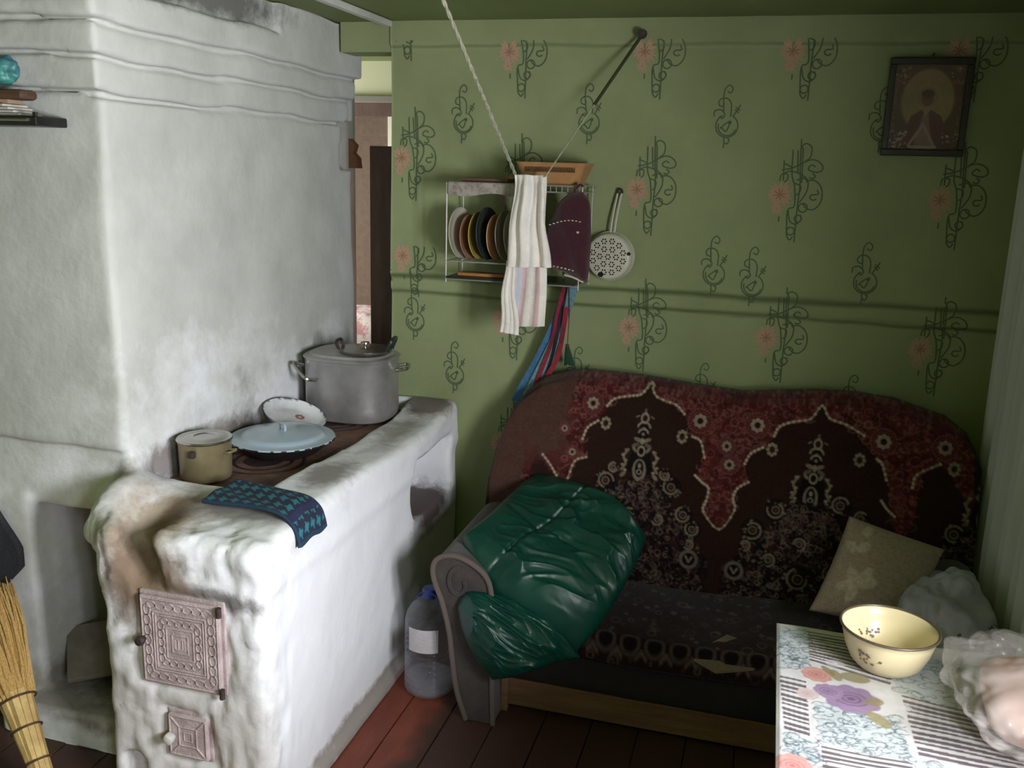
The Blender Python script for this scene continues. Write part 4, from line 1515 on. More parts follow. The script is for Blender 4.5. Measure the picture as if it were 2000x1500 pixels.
seatc = Canvas(-0.75, 0.62, 2.30, 2.95, 0.003, (42, 22, 20))
for k in range(900):
    x_, y_ = rg.uniform(-0.72, 0.6), rg.uniform(2.42, 2.9)
    c_ = rg.choice([(104, 84, 80), (84, 48, 46), (70, 40, 40), DK, DK, (120, 100, 90)])
    if rg.random() < .5:
        seatc.ring(x_, y_, rg.uniform(.006, .016), .004, c_, op=.6)
    else:
        seatc.disc(x_, y_, rg.uniform(.003, .010), c_, op=.7)
for k in range(18):
    x_ = -0.66 + k * 0.072
    seatc.disc(x_, 2.455, .028, DK, ry=.018)
    seatc.ring(x_, 2.455, .026, .005, (96, 76, 74), ry=.015)
    seatc.line([(x_ + .02, 2.435), (x_ + .036, 2.445), (x_ + .052, 2.435)], .005, (116, 96, 90))

nX = 480
xs = np.linspace(-0.862, 0.652, nX)
nB, nT, nS = 250, 16, 110
V = np.zeros((nX, nT + nB + nS, 3))
C = np.zeros((nX, nT + nB + nS, 3))
zt = np.array([float(back_top(x_)) for x_ in xs])
for i, x_ in enumerate(xs):
    ys, zs = [], []
    yt = back_y(zt[i])
    for k in range(nT):                       # behind and over the top
        a = k / nT * math.pi * 0.75
        ys.append(yt + 0.055 + 0.048 * math.cos(a * 1.2 - 0.2))
        zs.append(zt[i] - 0.04 + 0.045 * math.sin(a * 1.1 + 0.15) if k else zt[i] - 0.06)
    z_b = 0.315 + 0.006 * math.sin(x_ * 9)
    zz = np.linspace(zt[i] - 0.015, z_b, nB)
    ys += list(back_y(zz) - 0.006 - 0.022 * np.sin(np.pi * (zz - z_b) / (zt[i] - z_b + 1e-6)))
    zs += list(zz)
    q = np.linspace(0, 1, nS + 1)[1:]
    sy = (back_y(z_b) - 0.006) + (2.425 - back_y(z_b)) * q
    sz = z_b + 0.012 * np.sin(np.pi * q) - 0.03 * q - 0.055 * smoothstep(0.88, 1.0, q)
    ys += list(sy)
    zs += list(sz)
    V[i, :, 0], V[i, :, 1], V[i, :, 2] = x_, ys, zs
wr_ = nz(V[::4, ::4, 0], V[::4, ::4, 1] * 2, V[::4, ::4, 2] * 2, 5.0, 2.2)
from_i = np.clip(np.arange(nX) // 4, 0, wr_.shape[0] - 1)
from_j = np.clip(np.arange(nT + nB + nS) // 4, 0, wr_.shape[1] - 1)
# smooth upsample of the soft waves
wx_ = np.arange(nX) / 4
wy_ = np.arange(nT + nB + nS) / 4
i0 = np.clip(wx_.astype(int), 0, wr_.shape[0] - 2); j0 = np.clip(wy_.astype(int), 0, wr_.shape[1] - 2)
fx_ = np.clip(wx_ - i0, 0, 1)[:, None]; fy_ = np.clip(wy_ - j0, 0, 1)[None, :]
WV = (wr_[np.ix_(i0, j0)] * (1 - fx_) + wr_[np.ix_(i0 + 1, j0)] * fx_) * (1 - fy_) + (wr_[np.ix_(i0, j0 + 1)] * (1 - fx_) + wr_[np.ix_(i0 + 1, j0 + 1)] * fx_) * fy_
V[:, nT:nT + nB, 1] -= 0.006 * WV[:, nT:nT + nB]
V[:, nT + nB:, 2] += 0.005 * WV[:, nT + nB:]
C[:, :nT + nB] = 0.78 * rugc.sample(V[:, :nT + nB, 0], V[:, :nT + nB, 2])
C[:, nT + nB:] = 0.7 * seatc.sample(V[:, nT + nB:, 0], V[:, nT + nB:, 1])
# the seat part stops between the arms
ok = np.ones((nX, nT + nB + nS), bool)
for i, x_ in enumerate(xs):
    if x_ < -0.69 or x_ > 0.475:
        ok[i, nT + nB + 3:] = False
        ok[i, nT:nT + nB] &= V[i, nT:nT + nB, 2] > 0.44
NP_ = nT + nB + nS
idx = np.arange(nX * NP_).reshape(nX, NP_)
qd = np.stack([idx[:-1, :-1], idx[:-1, 1:], idx[1:, 1:], idx[1:, :-1]], -1)
keep = ok[:-1, :-1] & ok[:-1, 1:] & ok[1:, 1:] & ok[1:, :-1]
qd = qd[keep]
used = np.unique(qd)
mp_ = -np.ones(nX * NP_, int)
mp_[used] = np.arange(len(used))
mrug = mat('rug_pile', (60, 30, 26), 0.95, attr='Col', scale=120, bump=0.5, bscale=350, sheen=0.15, spec=0.1)
o = obj('patterned_rug', V.reshape(-1, 3)[used], mp_[qd], mrug, None, colors=C.reshape(-1, 3)[used], origin=(-0.1, 2.7, 0.3))
sm = o.modifiers.new('thick', 'SOLIDIFY')
sm.thickness = 0.006
sm.offset = 1
tag(o, 'dark red oriental rug with arches spread over sofa back and seat', 'rug')

# ------------------------------------------------------------------ green satin quilt heaped over the left arm
msat = mat('green_satin', (0, 50, 40), 0.42, rgb2=(1, 60, 48), scale=6, spec=0.45)


def satin_wrinkle(seed, amp, lines):
    def fn(S, T):
        wu = S + 0.10 * nz(S * 2.2, T * 2.2, S * 0, 1.0, seed + 9)
        wv = T + 0.10 * nz(S * 2.2, T * 2.2, S * 0, 1.0, seed + 17)
        a = nz(wu * 2.0 + wv * 1.6, wv * 5.5 - wu * 2.0, S * 0, 1.0, seed)
        c = nz(wu * 4.5 + wv * 3, wv * 12 - wu * 5, S * 0, 1.0, seed + 5)
        g = nz(S * 1.6, T * 1.9, S * 0, 1.0, seed + 31)
        f3 = nz(wu * 9 - wv * 6, wv * 20 + wu * 7, S * 0, 1.0, seed + 57)
        h = amp * (1.6 * np.clip(1 - np.abs(a) * 2.2, 0, 1) ** 1.4 + 0.42 * np.clip(1 - np.abs(c) * 2.4, 0, 1) ** 1.3 + 0.08 * np.clip(1 - np.abs(f3) * 2.4, 0, 1) + 2.2 * g)
        for (p, q, r_, d) in lines:          # quilting seams p*S+q*T=r
            h = h - d * np.exp(-((p * wu + q * wv - r_) / 0.016) ** 2)
        return h
    return fn


def loft(name, outline, thick, m, parent, wrinkle, n=120, power=0.5, sag=0.0):
    """soft folded layer with a free outline: points in room coordinates, in order; 4 of them are the corners"""
    # outline has 4 sides, each a list of points (corner to corner)
    sides = [np.array(catmull(sd, 24)) for sd in outline]
    def samp(sd, t):
        q = np.concatenate([[0], np.cumsum(np.linalg.norm(np.diff(sd, axis=0), axis=1))])
        return np.stack([np.interp(t * q[-1], q, sd[:, i]) for i in range(3)], -1)
    t = np.linspace(0, 1, n)
    bt, rt_, tp_, lf = samp(sides[0], t), samp(sides[1], t), samp(sides[2], t)[::-1], samp(sides[3], t)[::-1]
    S, T = np.meshgrid(t, t, indexing='ij')
    P = (1 - T)[..., None] * bt[:, None] + T[..., None] * tp_[:, None] + (1 - S)[..., None] * lf[None] + S[..., None] * rt_[None] \
        - ((1 - S) * (1 - T))[..., None] * bt[0] - (S * (1 - T))[..., None] * bt[-1] - (S * T)[..., None] * tp_[-1] - ((1 - S) * T)[..., None] * tp_[0]
    nrm = np.cross(bt[-1] - bt[0], lf[-1] - lf[0])
    nrm /= np.linalg.norm(nrm)
    e = 16 * S * (1 - S) * T * (1 - T)
    h = thick / 2 * e ** power
    w = wrinkle(S, T) * np.minimum(1, e * 2.5)
    verts, faces = [], []
    for sgn in (1, -1):
        V_ = P + nrm * ((h + (w if sgn > 0 else 0)) * sgn)[..., None]
        V_[..., 2] -= sag * e
        k = len(verts)
        verts += V_.reshape(-1, 3).tolist()
        for q in grid_faces(n, n):
            q = [i_ + k for i_ in q]
            faces.append(q if sgn > 0 else q[::-1])
    o = obj(name, verts, faces, m, parent)
    bm = bmesh.new()
    bm.from_mesh(o.data)
    bmesh.ops.remove_doubles(bm, verts=bm.verts[:], dist=1e-5)
    bmesh.ops.recalc_face_normals(bm, faces=bm.faces[:])
    bm.to_mesh(o.data)
    bm.free()
    return o


qlt = root('satin_quilt', (-0.62, 2.55, 0.29), 'shiny dark green satin quilt heaped over the sofa arm and seat', 'quilt')
qp = lambda x_, y_, Y_: tuple(at(x_, y_, 1, Y_))
A1, B1, C1, D1 = qp(905, 1045, 2.43), qp(1125, 1275, 2.36), qp(1262, 1050, 2.66), qp(1045, 925, 2.86)
loft('upper_fold', [[A1, qp(935, 1125, 2.375), qp(1030, 1205, 2.35), B1], [B1, qp(1172, 1220, 2.43), qp(1222, 1135, 2.54), C1],
                    [C1, qp(1195, 1000, 2.75), qp(1115, 955, 2.83), D1], [D1, qp(1000, 962, 2.74), qp(950, 1010, 2.56), A1]], 0.17, msat, qlt,
     satin_wrinkle(1.3, 0.017, [(1, 0, 0.33, 0.010), (0, 1, 0.45, 0.008)]), n=170, power=0.34)
A2, B2, C2, D2 = qp(893, 1185, 2.335), qp(962, 1328, 2.31), qp(1135, 1285, 2.36), qp(950, 1150, 2.40)
loft('lower_fold', [[A2, qp(905, 1235, 2.315), qp(930, 1290, 2.305), B2], [B2, qp(1010, 1320, 2.31), qp(1080, 1296, 2.33), C2],
                    [C2, qp(1080, 1215, 2.40), qp(1010, 1170, 2.41), D2], [D2, qp(925, 1150, 2.38), qp(905, 1160, 2.35), A2]], 0.12, msat, qlt,
     satin_wrinkle(3.4, 0.009, []), n=120, power=0.36)

# ------------------------------------------------------------------ cushion and bedding at the right end
def cushion_print(S, T):
    cv = Canvas(0, 1, 0, 1, 0.01, (152, 134, 118))
    for (x_, y_, L, a, w) in ((.30, .30, .17, 2.3, .055), (.30, .30, .18, 1.2, .06), (.30, .30, .16, 3.4, .05), (.30, .30, .16, .4, .055), (.30, .30, .15, 4.6, .05), (.18, .62, .12, 1.0, .05), (.16, .62, .12, 2.4, .045), (.2, .8, .12, 1.4, .05)):
        cv.disc(x_ + L * .6 * math.cos(a), y_ + L * .6 * math.sin(a), L * .6, (186, 170, 150), ry=w, ang=a, op=0.8)
    cv.line([(.35, .5), (.6, .55), (.9, .45)], .012, (130, 112, 98), op=.7)
    cv.line([(.1, .02), (.1, .98)], .01, (136, 118, 102), op=.3)
    return cv.sample(S, T)


mcu = mat('cushion_cloth', (150, 132, 116), 0.9, attr='Col', scale=90, bump=0.3, bscale=250)
o = pillow('cushion', [(0.185, 2.52, 0.435), (0.452, 2.55, 0.385), (0.550, 2.72, 0.590), (0.284, 2.74, 0.650)], 0.11, mcu, None, n=60, power=0.4, colors=cushion_print, pinch=0.05)
tag(o, 'beige square cushion with pale flower print leaning on the rug', 'cushion')
mbl = mat('bedding_grey', (182, 179, 194), 0.85, rgb2=(162, 158, 174), scale=7, bump=0.3, bscale=120)
o = blob('folded_blanket', (0.535, 2.53, 0.43), (0.12, 0.22, 0.135), mbl, seed=2.0, amp=0.30, sc=11, n=56, pw=0.8, origin=(0.55, 2.55, 0.3))
tag(o, 'crumpled grey-lilac blanket over the right arm of the sofa', 'blanket')
mkh = mat('khaki_paper', (120, 104, 84), 0.8, rgb2=(102, 88, 70), scale=12)
o = obj('crumpled_wrapper', *(lambda mb: (mb.v, mb.f))(MB().add([(-0.115, 2.44, 0.272), (-0.05, 2.41, 0.262), (0.055, 2.44, 0.275), (0.045, 2.53, 0.302), (-0.03, 2.53, 0.318), (-0.10, 2.47, 0.292),
        (-0.115, 2.438, 0.268), (-0.05, 2.408, 0.256), (0.055, 2.438, 0.269), (0.045, 2.53, 0.297), (-0.03, 2.53, 0.30), (-0.10, 2.468, 0.287)],
        [[0, 1, 4, 5], [1, 2, 3, 4], [6, 11, 10, 7], [7, 10, 9, 8], [0, 6, 7, 1], [1, 7, 8, 2], [2, 8, 9, 3], [3, 9, 10, 4], [4, 10, 11, 5], [5, 11, 6, 0]])), mkh, None, smooth=False, origin=(-0.03, 2.47, 0.28))
tag(o, 'creased khaki wrapper lying on the front edge of the sofa seat', 'wrapper')

# ------------------------------------------------------------------ water bottle on the floor
mpl = bpy.data.materials.new('clear_plastic')
mpl.use_nodes = True
nt = mpl.node_tree
b = nt.nodes['Principled BSDF']
b.inputs['Base Color'].default_value = (0.55, 0.55, 0.62, 1)
b.inputs['Roughness'].default_value = 0.12
t_ = nt.nodes.new('ShaderNodeBsdfTransparent')
t_.inputs[0].default_value = (0.93, 0.94, 0.97, 1)
lw = nt.nodes.new('ShaderNodeLayerWeight')
lw.inputs['Blend'].default_value = 0.35
mr = nt.nodes.new('ShaderNodeMapRange')
mr.inputs['To Min'].default_value = 0.955
mr.inputs['To Max'].default_value = 0.55
nt.links.new(lw.outputs['Facing'], mr.inputs['Value'])
ms = nt.nodes.new('ShaderNodeMixShader')
nt.links.new(mr.outputs[0], ms.inputs[0])
nt.links.new(b.outputs[0], ms.inputs[1])
nt.links.new(t_.outputs[0], ms.inputs[2])
nt.links.new(ms.outputs[0], nt.nodes['Material Output'].inputs['Surface'])
QX, QY = -0.930, 2.475
bot = root('water_bottle', (QX, QY, 0), 'large clear plastic water bottle with blue cap between stove and sofa', 'bottle')
prof = [(0.05, 0.004), (0.066, 0.002), (0.076, 0.012)]
z = 0.02
while z < 0.205:
    prof += [(0.0785, z), (0.0785, z + 0.010), (0.0725, z + 0.0135), (0.0725, z + 0.0165)]
    z += 0.0205
prof += [(0.0775, 0.228), (0.0765, 0.246), (0.071, 0.268), (0.060, 0.288), (0.044, 0.304), (0.029, 0.313), (0.022, 0.317), (0.021, 0.330)]
MB().lathe(prof, (QX, QY, 0), 48).build('body', mpl, bot, auto=80)
MB().lathe([(0.0, 0.006), (0.062, 0.008), (0.0715, 0.02), (0.0715, 0.052), (0.0, 0.053)], (QX, QY, 0), 40).build('water', mat('water_tint', (200, 205, 215), 0.05, transp=0.8), bot)
MB().lathe([(0.024, 0.318), (0.0245, 0.342), (0.022, 0.347), (0.0, 0.348)], (QX, QY, 0), 28).build('cap', mat('cap_blue', (44, 58, 132), 0.4), bot)
lb = []
for zz in (0.165, 0.242):
    for k in range(13):
        a = R(-122 + k * 6)
        lb.append((QX + 0.0795 * math.cos(a), QY + 0.0795 * math.sin(a), zz))
obj('label_sticker', lb, [[k, k + 1, 13 + k + 1, 13 + k] for k in range(12)], mat('sticker', (196, 192, 196), 0.6, rgb2=(176, 170, 176), scale=60, stretch=(1, 1, 5)), bot)
hp = [(QX + 0.036 * math.cos(a), QY - 0.02, 0.312 + 0.028 * math.sin(a)) for a in np.linspace(0, math.pi, 14)]
MB().tube(hp, 0.0025, 6).build('carry_strap', mat('strap_blue', (44, 58, 132), 0.4), bot)

# ------------------------------------------------------------------ table with printed oilcloth
TZ = 0.75
TX0, TX1, TY0, TY1 = 0.072, 0.660, 0.95, 1.778
tb = root('table', (0.37, 1.36, 0), 'kitchen table by the window under a printed oilcloth', 'table')
MB().box(TX0 + 0.006, TX1, TY0, TY1 - 0.006, TZ - 0.028, TZ - 0.004, bevel=0.003).build('tabletop', mat('table_wood', (88, 72, 62), 0.6), tb, smooth=False)
MB().box(TX0 + 0.05, TX1 - 0.04, TY0 + 0.05, TY0 + 0.07, TZ - 0.11, TZ - 0.028).box(TX0 + 0.05, TX1 - 0.04, TY1 - 0.07, TY1 - 0.05, TZ - 0.11, TZ - 0.028).box(TX0 + 0.05, TX0 + 0.07, TY0 + 0.05, TY1 - 0.05, TZ - 0.11, TZ - 0.028).box(TX1 - 0.06, TX1 - 0.04, TY0 + 0.05, TY1 - 0.05, TZ - 0.11, TZ - 0.028).build('apron', mat('table_apron', (80, 64, 54), 0.6), tb, smooth=False)
for xx in (TX0 + 0.045, TX1 - 0.09):
    for yy in (TY0 + 0.045, TY1 - 0.09):
        MB().prism([(xx, TZ - 0.03), (xx + 0.045, TZ - 0.03), (xx + 0.038, 0.0), (xx + 0.007, 0.0)], yy, yy + 0.045).build('leg', mat('table_leg', (80, 64, 54), 0.6), tb, smooth=False)
tc = Canvas(TX0 - 0.02, TX1 + 0.02, TY0 - 0.02, TY1 + 0.02, 0.0016, (204, 200, 202))
tp = lambda x_, y_: tuple(at(1500 + x_ / 4, 1200 + y_ / 4, 2, TZ)[:2])
GB, STR, INK = (182, 188, 191), (104, 94, 99), (74, 88, 100)


def stripes(quad, n, seed):
    """n dark bars between the far edge (A-B) and near edge (D-C)"""
    A, B, Cq, D = [np.array(q) for q in quad]
    r2 = random.Random(seed)
    for k in range(n):
        t0 = (k + 0.18) / n
        t1 = t0 + (0.62 if k % 3 else 0.40) / n
        tc.poly([A + (D - A) * t0, B + (Cq - B) * t0, B + (Cq - B) * t1, A + (D - A) * t1], STR)


def scrolls(quad, n, seed):
    A, B, Cq, D = [np.array(q) for q in quad]
    tc.poly([A, B, Cq, D], GB)
    r2 = random.Random(seed)
    for k in range(n):
        s, t = r2.random(), r2.random()
        p = (A * (1 - s) + B * s) * (1 - t) + (D * (1 - s) + Cq * s) * t
        a, rr3 = r2.uniform(0, 6.28), r2.uniform(.004, .011)
        if r2.random() < .35:
            tc.disc(p[0], p[1], rr3 * .7, (190, 196, 200), ry=rr3 * .45, ang=a)
        tc.line([(p[0] + rr3 * math.cos(a + q) * (1 + .15 * q), p[1] + rr3 * math.sin(a + q)) for q in np.linspace(0, 3.6, 7)], .0016, INK if r2.random() < .7 else (194, 200, 206), op=.8)


def quad(a, b_, c, d):
    return [tp(*a), tp(*b_), tp(*c), tp(*d)]


scrolls(quad((70, 100), (300, 135), (325, 400), (90, 430)), 110, 1)
stripes(quad((305, 130), (960, 225), (960, 560), (325, 360)), 11, 2)
stripes(quad((90, 470), (300, 520), (325, 960), (125, 900)), 12, 3)
scrolls(quad((360, 690), (1010, 800), (1150, 1160), (415, 1010)), 210, 4)
scrolls(quad((940, 300), (1750, 420), (1560, 760), (1010, 610)), 90, 5)
stripes(quad((1040, 625), (2000, 850), (2000, 1280), (1180, 1110)), 12, 6)
stripes(quad((415, 1020), (1130, 1160), (1180, 1500), (440, 1400)), 10, 7)
scrolls(quad((125, 930), (330, 975), (420, 1180), (130, 1120)), 70, 8)
scrolls(quad((1180, 1130), (1840, 1300), (1900, 1600), (1200, 1500)), 90, 9)
# roses
for (cx, cy, r, c1, c2) in ((380, 470, .026, (196, 150, 142), (164, 92, 92)), (650, 660, .046, (148, 124, 156), (98, 72, 108)), (470, 600, .024, (156, 132, 162), (108, 82, 120)), (310, 620, .018, (196, 178, 178), (164, 138, 138)), (190, 1180, .03, (198, 154, 148), (170, 100, 100))):
    x_, y_ = tp(cx, cy)
    for k in range(9):
        a = 2 * math.pi * k / 9 + .3
        tc.disc(x_ + r * .55 * math.cos(a), y_ + r * .5 * math.sin(a), r * .52, c1, ry=r * .42, ang=a)
        tc.ring(x_ + r * .5 * math.cos(a), y_ + r * .45 * math.sin(a), r * .42, .0014, c2, op=.35)
    for q, cc_ in ((.62, c2), (.55, c1), (.36, c2), (.28, c1), (.15, c2)):
        tc.disc(x_, y_, r * q, cc_, ry=r * q * .8, op=.8)
for (a, c, w) in (((560, 470), (800, 520), .016), ((500, 430), (560, 520), .01), ((780, 760), (960, 890), .014), ((760, 690), (900, 680), .012), ((420, 400), (520, 480), .007)):
    p, q = np.array(tp(*a)), np.array(tp(*c))
    tc.disc(*((p + q) / 2), np.linalg.norm(q - p) / 2, (140, 128, 90), ry=w, ang=math.atan2(*(q - p)[::-1]), op=.85)
for (cx, cy, r) in ((525, 385, .016), (890, 630, .018), (1060, 730, .012), (960, 640, .012)):
    x_, y_ = tp(cx, cy)
    for q in (1, .72, .45):
        tc.ring(x_, y_, r * q, .0018, (206, 202, 206), ry=r * q * .7)
    tc.disc(x_, y_, r * .3, (210, 208, 210))
nu, nv = 330, 440
gu = np.linspace(TX0, TX1 + 0.004, nu)
gv = np.linspace(TY0 - 0.004, TY1, nv)
GU, GV = np.meshgrid(gu, gv, indexing='ij')
GZ2 = np.full_like(GU, TZ) + 0.0008 * np.sin(GU * 40) * np.sin(GV * 31)
de = np.minimum(GU - TX0, TY1 - GV)
GZ2 -= 0.003 * (1 - smoothstep(0.0, 0.008, de))
V = np.stack([GU, GV, GZ2], -1).reshape(-1, 3)
o = obj('oilcloth', V, grid_faces(nu, nv), mat('oilcloth_print', (220, 215, 218), 0.32, attr='Col', scale=6, coat=0.15), None, colors=tc.sample(GU, GV).reshape(-1, 3), origin=(0.37, 1.36, TZ))
sm = o.modifiers.new('thick', 'SOLIDIFY'); sm.thickness = 0.0025; sm.offset = -1
tag(o, 'grey striped oilcloth printed with purple roses covering the table', 'oilcloth')

# cream enamel bowl
CXB, CYB, BS = 0.264, 1.668, 0.90
prof = [(0.0, 0.0035), (0.050, 0.0035), (0.052, 0.0), (0.058, 0.002), (0.070, 0.014), (0.082, 0.038), (0.089, 0.062), (0.0925, 0.076), (0.0945, 0.0765), (0.0905, 0.075), (0.0865, 0.060), (0.079, 0.038), (0.066, 0.016), (0.05, 0.0085), (0.0, 0.0075)]
prof = [(r_ * BS, h_) for (r_, h_) in prof]
bw = root('enamel_bowl', (CXB, CYB, TZ + 0.001), 'cream enamel bowl with dark rim and small flowers on the oilcloth', 'bowl')
mcr = mat('cream_enamel', (218, 203, 164), 0.3, coat=0.25)
MB().lathe(prof, (CXB, CYB, TZ + 0.001), 64).build('shell', mcr, bw, auto=80)
MB().tube([(CXB + 0.0938 * BS * math.cos(a), CYB + 0.0938 * BS * math.sin(a), TZ + 0.0775) for a in np.linspace(0, 2 * math.pi, 65)[:-1]], 0.0026, 8, closed=True).build('rim', mat('rim_brown', (84, 70, 56), 0.4), bw)
pf = MB()
mpf = mat('bowl_print', (120, 100, 84), 0.4)
rg = random.Random(9)
def on_bowl(a, h, r):
    pf.lathe([(r, -0.0006), (r * .9, 0.0007), (0.0, 0.0008)], (CXB + h[0] * BS * math.cos(a), CYB + h[0] * BS * math.sin(a), TZ + h[1] + 0.001), 8, axis=(math.cos(a) * h[2], math.sin(a) * h[2], -0.35 * h[2]))
for k in range(18):
    z_ = rg.uniform(0.026, 0.052)
    on_bowl(R(-118) + rg.uniform(-.28, .28), (np.interp(z_, [0.015, 0.039, 0.063], [.0712, .0830, .0898]), z_, 1), rg.uniform(.0016, .0038))
for k in range(14):
    z_ = rg.uniform(0.022, 0.036)
    on_bowl(R(112) + rg.uniform(-.3, .3), (np.interp(z_, [0.017, 0.039, 0.061], [.0655, .0782, .0858]), z_, -1), rg.uniform(.0016, .0036))
tag(pf.build('flower_print', mpf, bw), kind='stuff')

# clear bag with a pinkish loaf
mbag = mat('clear_film', (215, 206, 204), 0.15, transp=0.74, coat=0.5)
o = blob('wrapped_loaf', (0.480, 1.515, TZ + 0.051), (0.085, 0.12, 0.046), mat('pink_loaf', (190, 150, 136), 0.6, rgb2=(172, 130, 116), scale=8), seed=3, amp=0.10, sc=12, pw=0.75, origin=(0.48, 1.515, TZ))
tag(o, 'pinkish loaf wrapped in a clear plastic bag on the table', 'loaf')
o = blob('plastic_bag', (0.485, 1.53, TZ + 0.062), (0.140, 0.165, 0.054), mbag, seed=8, amp=0.22, sc=17, n=64, pw=0.7, origin=(0.475, 1.52, TZ))
tag(o, 'clear crinkled plastic bag around the pinkish loaf', 'bag')

# ------------------------------------------------------------------ wall: icon, colander, dish rack, line
ic = root('framed_icon', (0.405, YW - 0.02, 1.69), 'dark framed religious picture hanging high on the papered wall', 'picture')
X0, X1, Z0, Z1 = 0.287, 0.520, 1.690, 1.975
mfr = mat('icon_frame', (46, 40, 30), 0.5, rgb2=(34, 28, 22), scale=20)
yI = YW - 0.014
for (a0, a1, c0, c1) in ((X0, X1, Z0, Z0 + 0.02), (X0, X1, Z1 - 0.02, Z1), (X0, X0 + 0.018, Z0 + 0.02, Z1 - 0.02), (X1 - 0.018, X1, Z0 + 0.02, Z1 - 0.02)):
    MB().box(a0, a1, yI - 0.022, yI, c0, c1, bevel=0.003).build('frame_bar', mfr, ic, smooth=False)
MB().box(X0 + 0.004, X1 - 0.004, yI - 0.004, yI, Z0 + 0.004, Z1 - 0.004).build('backing', mfr, ic, smooth=False)
iw, ih = X1 - X0 - 0.032, Z1 - Z0 - 0.036
cv = Canvas(0, iw, 0, ih, 0.0015, (78, 58, 42))
rg = random.Random(4)
cv.disc(iw * .5, ih * .58, iw * .36, (122, 104, 70), ry=ih * .36)
cv.ring(iw * .5, ih * .58, iw * .37, .003, (98, 78, 52), ry=ih * .37)
cv.poly([(iw * .12, 0), (iw * .30, ih * .40), (iw * .45, ih * .48), (iw * .55, ih * .48), (iw * .72, ih * .40), (iw * .90, 0)], (82, 54, 46))
cv.poly([(iw * .36, 0), (iw * .47, ih * .46), (iw * .53, ih * .46), (iw * .64, 0)], (112, 90, 84))
cv.ring(iw * .5, ih * .62, iw * .17, .004, (138, 118, 78))
cv.disc(iw * .5, ih * .60, iw * .085, (104, 74, 54), ry=ih * .085)
cv.disc(iw * .5, ih * .66, iw * .09, (76, 52, 36), ry=ih * .05)
cv.poly([(iw * .42, ih * .50), (iw * .58, ih * .50), (iw * .5, ih * .40)], (130, 112, 86))
cv.line([(iw * .30, ih * .05), (iw * .48, ih * .30), (iw * .66, ih * .05)], .008, (136, 116, 104))
cv.poly([(iw * .3, ih * .02), (iw * .7, ih * .02), (iw * .7, ih * .05), (iw * .3, ih * .05)], (150, 134, 120))
for k in range(150):
    c_ = rg.random()
    if c_ < .55:
        x_, y_ = rg.uniform(0, iw * .26), rg.uniform(0, ih * .22)
        x_ = x_ if rg.random() < .7 else iw - x_
        cv.disc(x_, y_, rg.uniform(.0015, .004), rg.choice([(168, 150, 130), (140, 118, 106), (100, 70, 64)]), op=.8)
    elif c_ < .8:
        x_ = rg.choice([rg.uniform(.03, .22), rg.uniform(.78, .97)]) * iw
        cv.disc(x_, rg.uniform(.78, .97) * ih, rg.uniform(.002, .005), rg.choice([(130, 110, 84), (116, 78, 70), (96, 72, 50)]), op=.8)
    else:
        x_ = rg.choice([.05, .95]) * iw
        cv.disc(x_, rg.uniform(.2, .8) * ih, .004, (104, 76, 58), op=.8)
n1_, n2_ = 130, 160
A_, B_ = np.meshgrid(np.linspace(0, iw, n1_), np.linspace(0, ih, n2_), indexing='ij')
V = np.stack([X0 + 0.016 + A_, np.full_like(A_, yI - 0.006), Z0 + 0.018 + B_], -1).reshape(-1, 3)
obj('printed_image', V, grid_faces(n1_, n2_), mat('icon_print', (90, 70, 50), 0.5, attr='Col'), ic, colors=1.35 * cv.sample(A_, B_).reshape(-1, 3))
MB().tube([(0.405, YW - 0.001, 1.985), (0.405, YW - 0.03, 1.985)], 0.003, 6).build('nail', M['dark_iron'], ic)

# enamel colander on a nail
KX, KZ, KY = -0.530, 1.340, YW - 0.075
col = root('colander', (KX, YW - 0.05, KZ), 'round white enamel colander with long handle hung on the wall', 'colander')
mwh = mat('chipped_white_enamel', (206, 202, 186), 0.3, coat=0.3)
mb = MB()
mb.lathe([(0.066, -0.002), (0.071, 0.0), (0.074, 0.010), (0.076, 0.034), (0.080, 0.038), (0.082, 0.036), (0.079, 0.030), (0.077, 0.012), (0.074, -0.004), (0.066, -0.006), (0.0, -0.006), (0.0, -0.002), (0.066, -0.002)][:9] + [(0.066, -0.006), (0.0, -0.006)], (KX, KY, KZ), 56, axis=(0.10, 1, 0.0))
mb.build('pan', mwh, col, auto=70)
holes = MB()
spots = [(0, 0)] + [(0.028 * math.cos(a), 0.028 * math.sin(a)) for a in np.linspace(0, 2 * math.pi, 7)[:-1]] + [(0.053 * math.cos(a + .3), 0.053 * math.sin(a + .3)) for a in np.linspace(0, 2 * math.pi, 13)[:-1]]
for (a, c) in spots:
    for k in range(6):
        q = 2 * math.pi * k / 6
        holes.lathe([(0.0029, -0.0012), (0.0028, 0.0), (0.0, 0.0002)], (KX + a + 0.0078 * math.cos(q), KY - 0.0066 - (a + 0.0078 * math.cos(q)) * 0.10, KZ + c + 0.0078 * math.sin(q)), 8, axis=(-0.1, -1, 0))
tag(holes.build('perforations', M['black'], col), kind='stuff')
for (a, c, r) in ((-0.022, -0.060, 0.009), (0.070, 0.014, 0.006)):
    MB().lathe([(r, -0.0012), (r * .9, 0.0), (0.0, 0.0003)], (KX + a, KY - 0.0072 - a * 0.1, KZ + c), 9, axis=(-0.1, -1, 0), sx=1.2).build('enamel_chip', M['black'], col)
rm = [(KX + 0.080 * math.cos(a), KY + 0.036 - 0.0080 * math.cos(a), KZ + 0.080 * math.sin(a)) for a in np.linspace(0, 2 * math.pi, 49)[:-1]]
MB().tube(rm, 0.003, 8, closed=True).build('rim', mwh, col)
hz = [(KX + 0.004, KY + 0.034, KZ + 0.078), (KX + 0.008, KY + 0.040, KZ + 0.13), (KX + 0.016, YW - 0.022, KZ + 0.195), (KX + 0.018, YW - 0.018, KZ + 0.206)]
